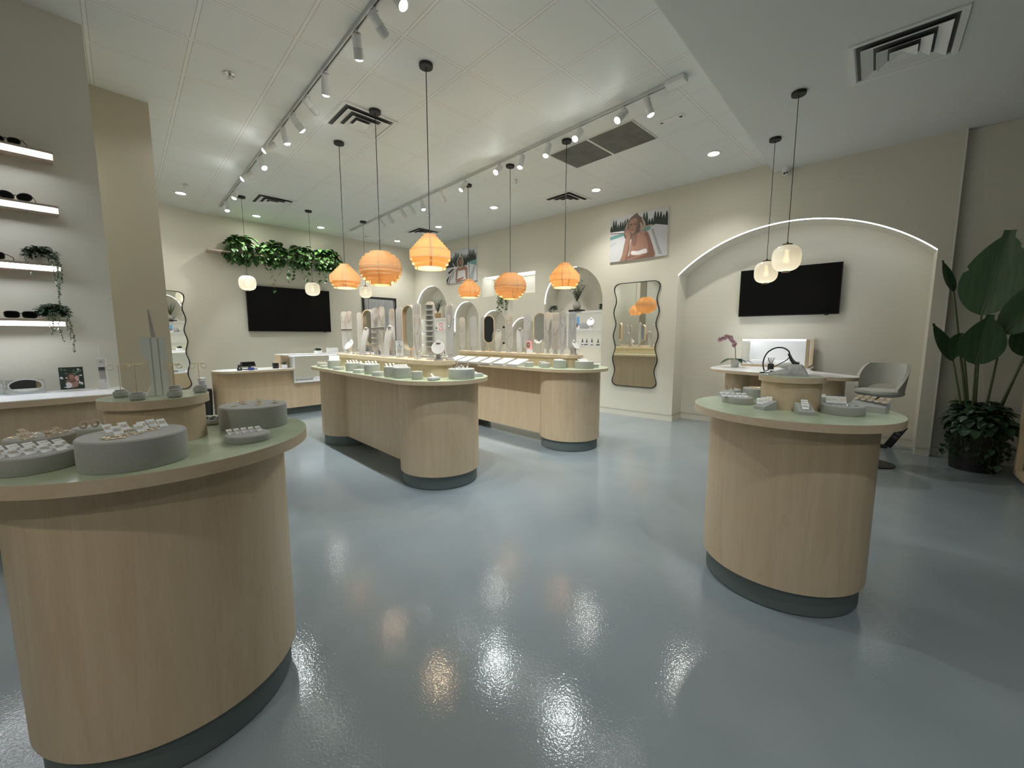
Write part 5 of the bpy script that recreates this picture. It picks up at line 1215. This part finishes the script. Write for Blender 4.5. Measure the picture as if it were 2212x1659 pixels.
for k, (y, lb) in enumerate([(4.345, 'leftmost'), (4.245, 'second from left'), (4.130, 'third from left'), (3.995, 'rightmost')]):
    bottle(7.03, y, ZS3, 'small dark dropper bottle on bottom niche shelf, %s of four' % lb, .135 if k % 2 == 0 else .125)
for k, (y, lb) in enumerate([(4.245, 'beside the second dropper bottle'), (3.975, 'beside the rightmost dropper bottle')]):
    MB().box(-.02, .02, -.028, .028, 0, .018, bev=.002).obj('small_box', 'black', None, (6.995, y, ZS3), 0, 'tiny flat black box on bottom niche shelf '+lb, 'box', 'tiny black boxes in the large niche')
# base ledge inside the arches
for c, h, zs, r in NA: pass
# corner niche contents
def basket(t): MB().lathe([(0, 0), (.07, 0), (.085, .05), (.085, .13), (.075, .14), (.07, .13), (0, .12)], 28).obj('basket', 'basket', t)
olive(7.04, 8.93, ZS1, .50, 'olive branches in a tan basket in the back corner niche', g, basket, 26, .20, .055)
for z, nm in ((ZS1, 'top'), (ZS2, 'middle'), (ZS3, 'bottom')):
    MB().box(-.04, .04, -.03, .03, 0, .085, bev=.004).obj('dark_box', 'amber' if z == ZS1 else 'leafd', None, (7.02, 8.42, z), 0, 'small dark box at the right end of the %s back corner niche shelf' % nm, 'box', 'dark boxes in the back corner niche')
photo_block(7.04, 8.80, ZS2, .16, .22, -PI/2, 'pink toned portrait photo on the middle back corner niche shelf', 'pink')
bottle(7.03, 8.99, ZS2, 'single bottle on the middle back corner niche shelf', .13, 'bottles in the back corner niche')
for k in range(5): bottle(7.03, 9.18-.13*k, .9005+.0, 'dark bottle with pale label at the base of the back corner niche', .15, 'bottles at the base of the back corner niche')
# small round posts on the small arches
for y, z, nm in ((7.985, 1.86, 'upper knob on the left jamb of the tallest small arch'), (7.985, 1.49, 'lower knob on the left jamb of the tallest small arch'), (6.225, 1.637, 'upper knob between the two smaller arches'), (6.225, 1.28, 'lower knob between the two smaller arches')):
    t = thing('coat_peg', 'round black '+nm, 'wall knob', (WX-.0005, y+.02, z), 0, 'black knobs beside the small arches')
    MB().cyl(.010, -.05, 0, 14, Tm(0, 0, 0, 0, 0, PI/2)).obj('stem', 'matte', t); MB().sph(.026, Tm(-.06, 0, 0)).obj('ball', 'black', t)
# rectangular niche with a trailing plant
g = random.Random(31)
pothos('trailing_plant', 'leafy trailing plant hanging out of the rectangular wall niche', (6.91, 6.30, 2.47), .10, .20, .10, 130, .085, [(-.12, -.12, .45, -.01, 0), (-.12, 0, .5, -.01, 0), (-.12, .10, .40, -.01, 0), (-.12, -.18, .3, -.01, 0), (-.13, .05, .55, -.01, 0), (-.12, .16, .3, 0, 0), (-.13, -.05, .35, 0, 0)], g, pot=lambda t: cup(t, .07, .118))

# ------------------------------------------------------------------ checkout counter at the back left
t = thing('checkout_counter', 'maple checkout counter with white top and lit glass case at back left', 'counter', (0, 0, 0))
poly = [(1.86+.32*math.cos(a)+.32-.32, 8.0+.32*math.sin(a)) for a in [PI/2+PI*k/14 for k in range(15)]]
body = [(1.92+.22*math.cos(a), 8.08+.22*math.sin(a)) for a in [PI/2+PI*k/14 for k in range(15)]]
MB().prism(body+[(2.86, 7.86), (2.86, 8.30)], .13, .825).box(2.86, 4.55, 7.86, 8.30, .13, .585).box(2.72, 2.86, 8.0, 8.30, .86, 1.085).obj('cabinet', 'wood', t)
tp = [(2.0+.31*math.cos(a), 8.02+.31*math.sin(a)) for a in [PI/2+PI*k/16 for k in range(17)]]
tt = MB().prism(tp+[(2.86, 7.71), (2.86, 8.33)], .825, .855).obj('countertop', 'woodedge', t); MB().prism([(x*1.0+.002 if x < 2 else x, y) for x, y in tp]+[(2.858, 7.712), (2.858, 8.328)], .855, .86).obj('white_surface', 'wtop', tt)
MB().box(2.05, 4.5, 7.95, 8.25, 0, .13).obj('plinth', 'plinth', t)
dc = MB().box(2.862, 4.55, 7.80, 8.30, .585, .60).box(2.862, 2.885, 7.80, 8.30, .60, 1.06).box(4.53, 4.55, 7.80, 8.30, .60, 1.06).box(2.72, 4.55, 7.80, 8.30, 1.085, 1.10).obj('glass_case', 'wtop', t)
MB().box(2.862, 4.55, 7.80, 8.30, 1.07, 1.085).obj('case_light', emit('case light panel', (.9, .95, 1), 1.4), dc)
MB().box(2.885, 4.53, 7.802, 7.806, .60, 1.06).box(2.885, 4.53, 8.292, 8.296, .60, 1.06).obj('glass_pane', 'glass', dc)
for x, w_ in ((3.10, .35), (3.40, .12)): MB().box(-w_/2, w_/2, -.06, .06, 0, .05, bev=.004).obj('display_tray', 'grey' if w_ > .2 else 'wtop', None, (x, 8.05, .6005), 0, ('long grey' if w_ > .2 else 'small white')+' jewelry tray inside the lit checkout case', 'jewelry tray', 'trays in the checkout case')
t = thing('card_terminal', 'black card terminal on swivel stand on the checkout counter', 'card terminal', (2.22, 7.97, .8605), .2)
MB().box(-.10, .10, -.06, .06, 0, .012, bev=.003).obj('base', 'black', t); MB().cyl(.02, .01, .08, 12).obj('post', 'black', t); MB().box(-.115, .115, -.012, .012, .06, .145, Tm(0, 0, 0, 0, -.5), bev=.004).obj('tablet', 'black', t); MB().box(-.10, .10, -.014, -.012, .068, .137, Tm(0, 0, 0, 0, -.5)).obj('screen', 'screen', t)
MB().box(-.04, .04, -.03, .03, 0, .045, bev=.01).obj('card_reader', 'navy', None, (2.19, 7.80, .8605), .3, 'small dark blue card reader in front of the card terminal', 'card reader')
t = thing('small_figurine', 'small black rounded dispenser at the left of the checkout counter', 'dispenser', (2.04, 7.86, .8605))
MB().lathe([(0, 0), (.035, 0), (.036, .045), (.022, .062), (.024, .085), (.012, .10), (0, .10)], 20).obj('body', 'black', t); MB().sph(.008, Tm(-.006, -.034, .035)).obj('white_label', 'paper', t)
t = thing('pen_cup', 'black square cup beside the white pot on the checkout counter', 'cup', (2.62, 7.96, .8605)); MB().box(-.04, .04, -.04, .04, 0, .095, bev=.004).obj('cup', 'black', t)
t = thing('small_succulent', 'small green plant in white square pot on the checkout counter', 'plant', (2.74, 7.90, .8605)); MB().box(-.042, .042, -.042, .042, 0, .065, bev=.005).obj('pot', 'wtop', t); mb = MB(); g = random.Random(41)
for k in range(26): leafm(mb, (g.uniform(-.02, .02), g.uniform(-.02, .02), .062), (g.uniform(-1, 1), g.uniform(-1, 1), g.uniform(.6, 1.6)), (0, 0, 1), .07, .02, heart=False)
mb.obj('foliage', 'olive', t)
t = thing('makeup_pot', 'low white pot with dark leaves on top of the lit checkout case', 'plant', (3.42, 8.05, 1.1005)); MB().cyl(.07, 0, .055, 24).obj('pot', 'wtop', t); mb = MB()
for k in range(22): leafm(mb, (g.uniform(-.04, .04), g.uniform(-.03, .03), .05), (g.uniform(-1, 1), g.uniform(-1, 1), g.uniform(.2, 1.2)), (0, 0, 1), .08, .035, heart=False)
mb.obj('foliage', 'leafd', t)
MB().box(-.11, .11, -.02, .02, 0, .10, bev=.004).obj('display_box', 'wtop', None, (3.72, 8.10, 1.1005), 0, 'white upright box beside the low pot on the lit case', 'box')
# bin and wipes
t = thing('trash_bin', 'black round bin beside the checkout counter', 'bin', (1.56, 8.05, 0)); MB().lathe([(0, 0), (.10, 0), (.12, .52), (.115, .575), (.10, .58), (0, .58)], 32).obj('body', 'black', t)
t = thing('wipes_canister', 'white canister with navy label on top of the black bin', 'canister', (1.556, 8.05, .5805)); MB().lathe([(0, 0), (.052, 0), (.052, .155), (0, .155)], 28).obj('body', 'wtop', t); MB().lathe([(.0525, .012), (.0525, .06)], 28).obj('label_band', 'navy', t); MB().lathe([(0, .155), (.054, .155), (.054, .175), (.045, .183), (0, .183)], 28).obj('lid', 'track', t)
mb = MB()
for r_ in range(3):
    for c_ in range(4): mb.box(-.034+.018*c_, -.020+.018*c_, -.0535, -.0525+.0, .075+.022*r_, .085+.022*r_)
mb.obj('print', 'navy', t, rz=-.2)

# ------------------------------------------------------------------ alcove desk, vitrine, orchid, chair
t = thing('alcove_desk', 'white lobed consultation desk with maple edge in the arched alcove', 'desk', (0, 0, 0))
P_ = [Vector((x, y, 0)) for x, y in [(7.2495, 1.52), (6.75, 1.62), (6.20, 1.68), (5.80, 1.58), (5.62, 1.30), (5.50, .95), (5.42, .55), (5.42, .20), (5.52, .08), (5.75, .12), (6.02, .34), (6.22, .52), (6.40, .58), (7.2495, .60)]]
sp = [(p.x, p.y) for p in smooth_path(P_[:1]+P_[1:13], 5)]+[(7.2495, .60)]
tt = MB().prism(sp, .960, .995).obj('desktop', 'woodedge', t); MB().prism([(5.0+(x-5.0)*.9995+.002, y*.998+.002) if x < 7.2 else (7.2490, y) for x, y in sp], .995, .9995).obj('white_surface', 'wtop', tt)
MB().cyl(.14, .0, .96, 40, Tm(5.72, .33, 0)).obj('leg', 'wood', t); MB().box(6.35, 7.2495, .66, 1.45, 0, .96).obj('body', 'wood', t); MB().cyl(.14, 0, .96, 40, Tm(5.92, 1.30, 0)).obj('leg', 'wood', t)
t = thing('glass_vitrine', 'lit glass display case on the back of the alcove desk', 'display case', (0, 0, 1.0))
MB().box(7.165, 7.18, .66, 1.42, .03, .385).obj('bounce_panel', 'wtop', t); MB().box(6.62, 7.18, .62, 1.42, 0, .03).box(6.62, 6.66, .62, .66, .03, .385).box(7.14, 7.18, .62, .66, .03, .385).obj('base', 'woodedge', t)  # white back panel is added to bounce the strip light
MB().box(6.63, 7.165, .665, 1.415, .03, .036).obj('white_floor', 'wtop', t)
MB().box(6.62, 6.625, .66, 1.42, .03, .385).box(6.62, 7.16, 1.415, 1.42, .03, .385).box(6.66, 7.14, .62, .625, .03, .385).box(6.62, 7.18, .62, 1.42, .386, .391).obj('glass_panes', 'glass', t)
MB().box(6.632, 6.652, .67, 1.41, .366, .384).box(6.65, 7.15, 1.40, 1.41, .372, .384).obj('light_strip', emit('bright case strip', (.9, .95, 1), 26), t)
for k, (x, y, w_) in enumerate([(6.85, 1.22, .2), (6.9, .95, .24), (6.8, .80, .12)]): MB().box(-.07, .07, -w_/2, w_/2, 0, .05, bev=.004).obj('display_tray', 'wtop', None, (x, y, 1.0365), 0, 'white jewelry tray inside the alcove glass case, '+['left', 'middle', 'right'][k], 'jewelry tray', 'trays in the alcove case')
t = thing('orchid', 'pink orchid in white pot on the left of the alcove desk', 'plant', (6.30, 1.42, 1.0)); cup(t, .06, .11); t.children[-1].location.z = 0
mb, ms, mf = MB(), MB(), MB(); g = random.Random(51)
for a, L in ((2.6, .2), (1.2, .16), (-.4, .18), (-1.9, .2), (.5, .14), (3.8, .15)): leafm(mb, (0, 0, .10), (math.cos(a), math.sin(a), .35), (0, 0, 1), L*1.2, .10, droop=.6, heart=False)
for dx in (0, .02):
    q = smooth_path([Vector((dx, 0, .1)), Vector((dx, .01, .25)), Vector((dx-.01, .03, .36)), Vector((dx-.02, .10, .42)), Vector((dx-.03, .20, .40-dx))]); ms.tube(q, .0022, 6)
    for k in range(8):
        p = q[-1-k*2]+Vector((g.uniform(-.02, .02), g.uniform(-.01, .01), g.uniform(-.035, .01)))
        for j in range(5): a = j*2*PI/5+k; leafm(mf, p, (-.3, math.cos(a), math.sin(a)), (-1, 0, 0), .032, .028, fold=.1)
mb.obj('leaves', 'leafd', t); ms.obj('stems', 'bark', t); mf.obj('blossoms', 'magenta', t)
t = thing('pencil_holder', 'dark brush cup on the alcove desk behind the lamp', 'cup', (6.22, .98, 1.0)); MB().cyl(.035, 0, .07, 20).obj('cup', 'matte', t); mb = MB()
for k in range(6): mb.tube([(0, 0, .03), (.03*math.cos(k), .04*math.sin(k), .15)], .003, 5)
mb.obj('brushes', 'black', t)
t = thing('grey_bag', 'rounded grey pouch lying on the alcove desk near the case', 'pouch', (6.30, .78, 1.0)); MB().sph(.10, m=Tm(0, 0, .045, s=(1, 1.3, .45))).obj('body', 'grey', t)
t = thing('bar_chair', 'grey upholstered swivel counter chair on black post beside the desk', 'chair', (6.02, -.09, 0), 1.15)
MB().lathe([(0, 0), (.20, 0), (.20, .012), (.03, .03), (0, .03)], 40).obj('foot_plate', 'black', t); MB().cyl(.028, .02, .78, 20).obj('post', 'black', t)
MB().tube([(.0, .02, .74), (.0, .10, .70), (.0, .16, .66)], .006, 8).obj('lever', 'black', t)
MB().lathe([(0, .775), (.17, .775), (.205, .79), (.215, .81), (.205, .835), (.16, .848), (0, .85)], 40, ry=.95).obj('seat', 'chair', t)
mb = MB(); nA = 26; nZ = 8; grid = []
a0, a1 = -PI/2-1.95, -PI/2+1.95
for i in range(nA+1):
    a = a0+(a1-a0)*i/nA; rel = abs((i/nA-.5)*2); top = 1.125-.26*max(0, (rel-.45)/.55)**1.3; low = .81+.085*max(0, 1-(rel/.55)**2)**.5 if rel < .55 else .81
    colm = []
    for j in range(nZ+1):
        z = low+(top-low)*j/nZ; r_ = .205+.03*(z-.8)/.3; colm.append((r_*math.cos(a)*1.0, r_*math.sin(a)*.98, z))
    grid.append(colm)
vv = [[mb.bm.verts.new(p) for p in c] for c in grid]
for i in range(nA):
    for j in range(nZ): mb.bm.faces.new([vv[i][j], vv[i+1][j], vv[i+1][j+1], vv[i][j+1]])
bmesh.ops.recalc_face_normals(mb.bm, faces=mb.bm.faces); bmesh.ops.solidify(mb.bm, geom=mb.bm.faces[:], thickness=.032)
mb.obj('backrest', 'chair', t, ang=60)
# black power strip leaning in the alcove corner
t = thing('power_strip', 'black device with buttons leaning in the alcove corner on floor', 'device', (7.02, -.13, 0), -PI/2)
MB().box(-.05, .11, -.05, .05, 0.0005, .035, bev=.008).obj('foot', 'black', t); bt = Tm(.11, 0, .02, 0, 0, .45)
MB().box(-.040, .040, -.02, .02, 0, .31, bt, bev=.008).obj('body', 'black', t)
for k in range(3): MB().box(-.025, .025, -.022, -.0195, .13+.055*k, .160+.055*k, bt).obj('button', 'lcd', t)

# ------------------------------------------------------------------ big plant in the right corner and cabinet at the picture edge
PC = (6.50, -.91)
t = thing('potted_bird_of_paradise', 'tall broad-leaved indoor plant in the dark corner right of alcove', 'plant', (PC[0], PC[1], 0))
MB().lathe([(0, 0), (.18, 0), (.212, .46), (.205, .46), (.195, .43), (0, .43)], 40).obj('pot', 'black', t)
def bigleaf(t, base, top, tip, W_, roll, split=()):
    """stalk from base to top, blade from top to tip"""
    b, m_, e = Vector(base), Vector(top), Vector(tip)
    q = smooth_path([b, b.lerp(m_, .5)+Vector((0, 0, .02)), m_], 8); s_ = MB().tube(q+[m_], .013, 10, r2=.007)
    d = (e-m_); L = d.length; d.normalize(); side = d.cross(Vector((-math.cos(roll), -math.sin(roll), .15))).normalized(); nrm = side.cross(d).normalized()
    mb = MB(); n = 26; mid = []; l = []; r = []
    for k in range(n+1):
        u = k/n; w_ = W_*.5*(math.sin(PI*min(1, u*1.04)**.80)**.72 if 0 < u < .96 else (0 if u == 0 else .18))
        c = m_+d*(L*u)-nrm*(.10*L*u*u)*-1
        for (arr, sg) in ((l, 1), (r, -1)):
            ww = w_
            for (sp_, ss) in split:
                if ss == sg and abs(u-sp_) < .02: ww = w_*.86
            arr.append([mb.bm.verts.new(c+side*sg*ww*x+nrm*(ww*x*.30-ww*.10*x*x)) for x in (.33, .66, 1.0)])
        mid.append(mb.bm.verts.new(c))
    for arr in (l, r):
        for k in range(n):
            mb.bm.faces.new([mid[k], mid[k+1], arr[k+1][0], arr[k][0]])
            for j in range(2): mb.bm.faces.new([arr[k][j], arr[k+1][j], arr[k+1][j+1], arr[k][j+1]])
    lf = mb.obj('leaf', 'leafg', t, ang=80)
    s_.tube([m_+d*(L*u)+nrm*(.10*L*u*u)-nrm*.004 for u in [k/10 for k in range(11)]], .008, 8, r2=.003)
    s_.obj('stalk', 'stem', lf)
bigleaf(t, (0, .03, .42), (-.08, .09, 1.637), (-.05, -.045, 2.46), .47, -.25, ((.62, 1), (.70, 1), (.80, 1), (.55, -1)))
bigleaf(t, (-.03, .05, .42), (-.20, .10, 1.133), (-.20, .055, 1.64), .33, .1)
bigleaf(t, (.02, -.03, .42), (-.15, -.06, 1.445), (-.22, -.42, 2.06), .32, -.1, ((.5, 1),))
bigleaf(t, (-.03, .07, .42), (0, .30, 1.90), (0, .44, 2.23), .15, .9)
bigleaf(t, (-.05, .10, .42), (0, .24, 1.157), (-.02, .46, 1.55), .18, .8)
bigleaf(t, (-.02, .06, .42), (-.02, .20, 1.46), (-.04, .27, 1.17), .17, .3)
bigleaf(t, (.03, -.08, .42), (-.08, -.24, 1.224), (-.10, -.20, 1.62), .26, .2)
bigleaf(t, (.05, -.10, .42), (-.02, -.30, 1.50), (-.04, -.34, 2.20), .34, .0)
g = random.Random(61)
tr_ = [(.235*math.cos(a), .20*math.sin(a), g.uniform(.25, .50), .02*math.cos(a), .01*math.sin(a)) for a in [2*PI*k/22 for k in range(22)]]
pothos('floor_pothos', 'dense dark pothos filling the black pot under the tall plant', (PC[0], PC[1], .50), .31, .25, .24, 420, .10, tr_, g, mats='leafd', pot=None)
# wooden display cabinet at the right picture edge
t = thing('wood_display_frame', 'maple framed open display unit cut by the right picture edge', 'display unit', (5.10, -1.15, 0), 0)
for x in (0, 1.13): MB().box(x, x+.05, -.05, 0, .10, 1.9).obj('post', 'wood', t)
for x in (0, 1.13): MB().box(x, x+.05, -.70, -.65, .10, 1.9).obj('post', 'wood', t)
MB().box(.0, 1.18, -.70, 0, .06, .11).obj('bottom_rail', 'wood', t); MB().box(.0, 1.18, -.70, 0, 1.9, 1.95).obj('top_rail', 'wood', t); MB().box(.05, 1.13, -.66, -.04, .98, 1.01).obj('shelf_board', 'wood', t)
MB().box(.04, 1.14, -.66, -.04, 0, .06).obj('plinth', 'plinth', t)

# ------------------------------------------------------------------ tell look-alikes apart by their place
bpy.context.view_layer.update()
def screen_x(o):
    p = sc.camera.matrix_world.inverted() @ o.matrix_world.translation
    return p.x/-p.z
same = {}
for o in C.objects:
    if o.parent is None and 'label' in o.keys(): same.setdefault(o['label'], []).append(o)
for lb, os_ in same.items():
    if len(os_) < 2: continue
    os_.sort(key=screen_x)
    for k, o in enumerate(os_):
        o['label'] = ('leftmost ' if k == 0 else 'rightmost ' if k == len(os_)-1 else ordn[k]+' from left, ')+lb
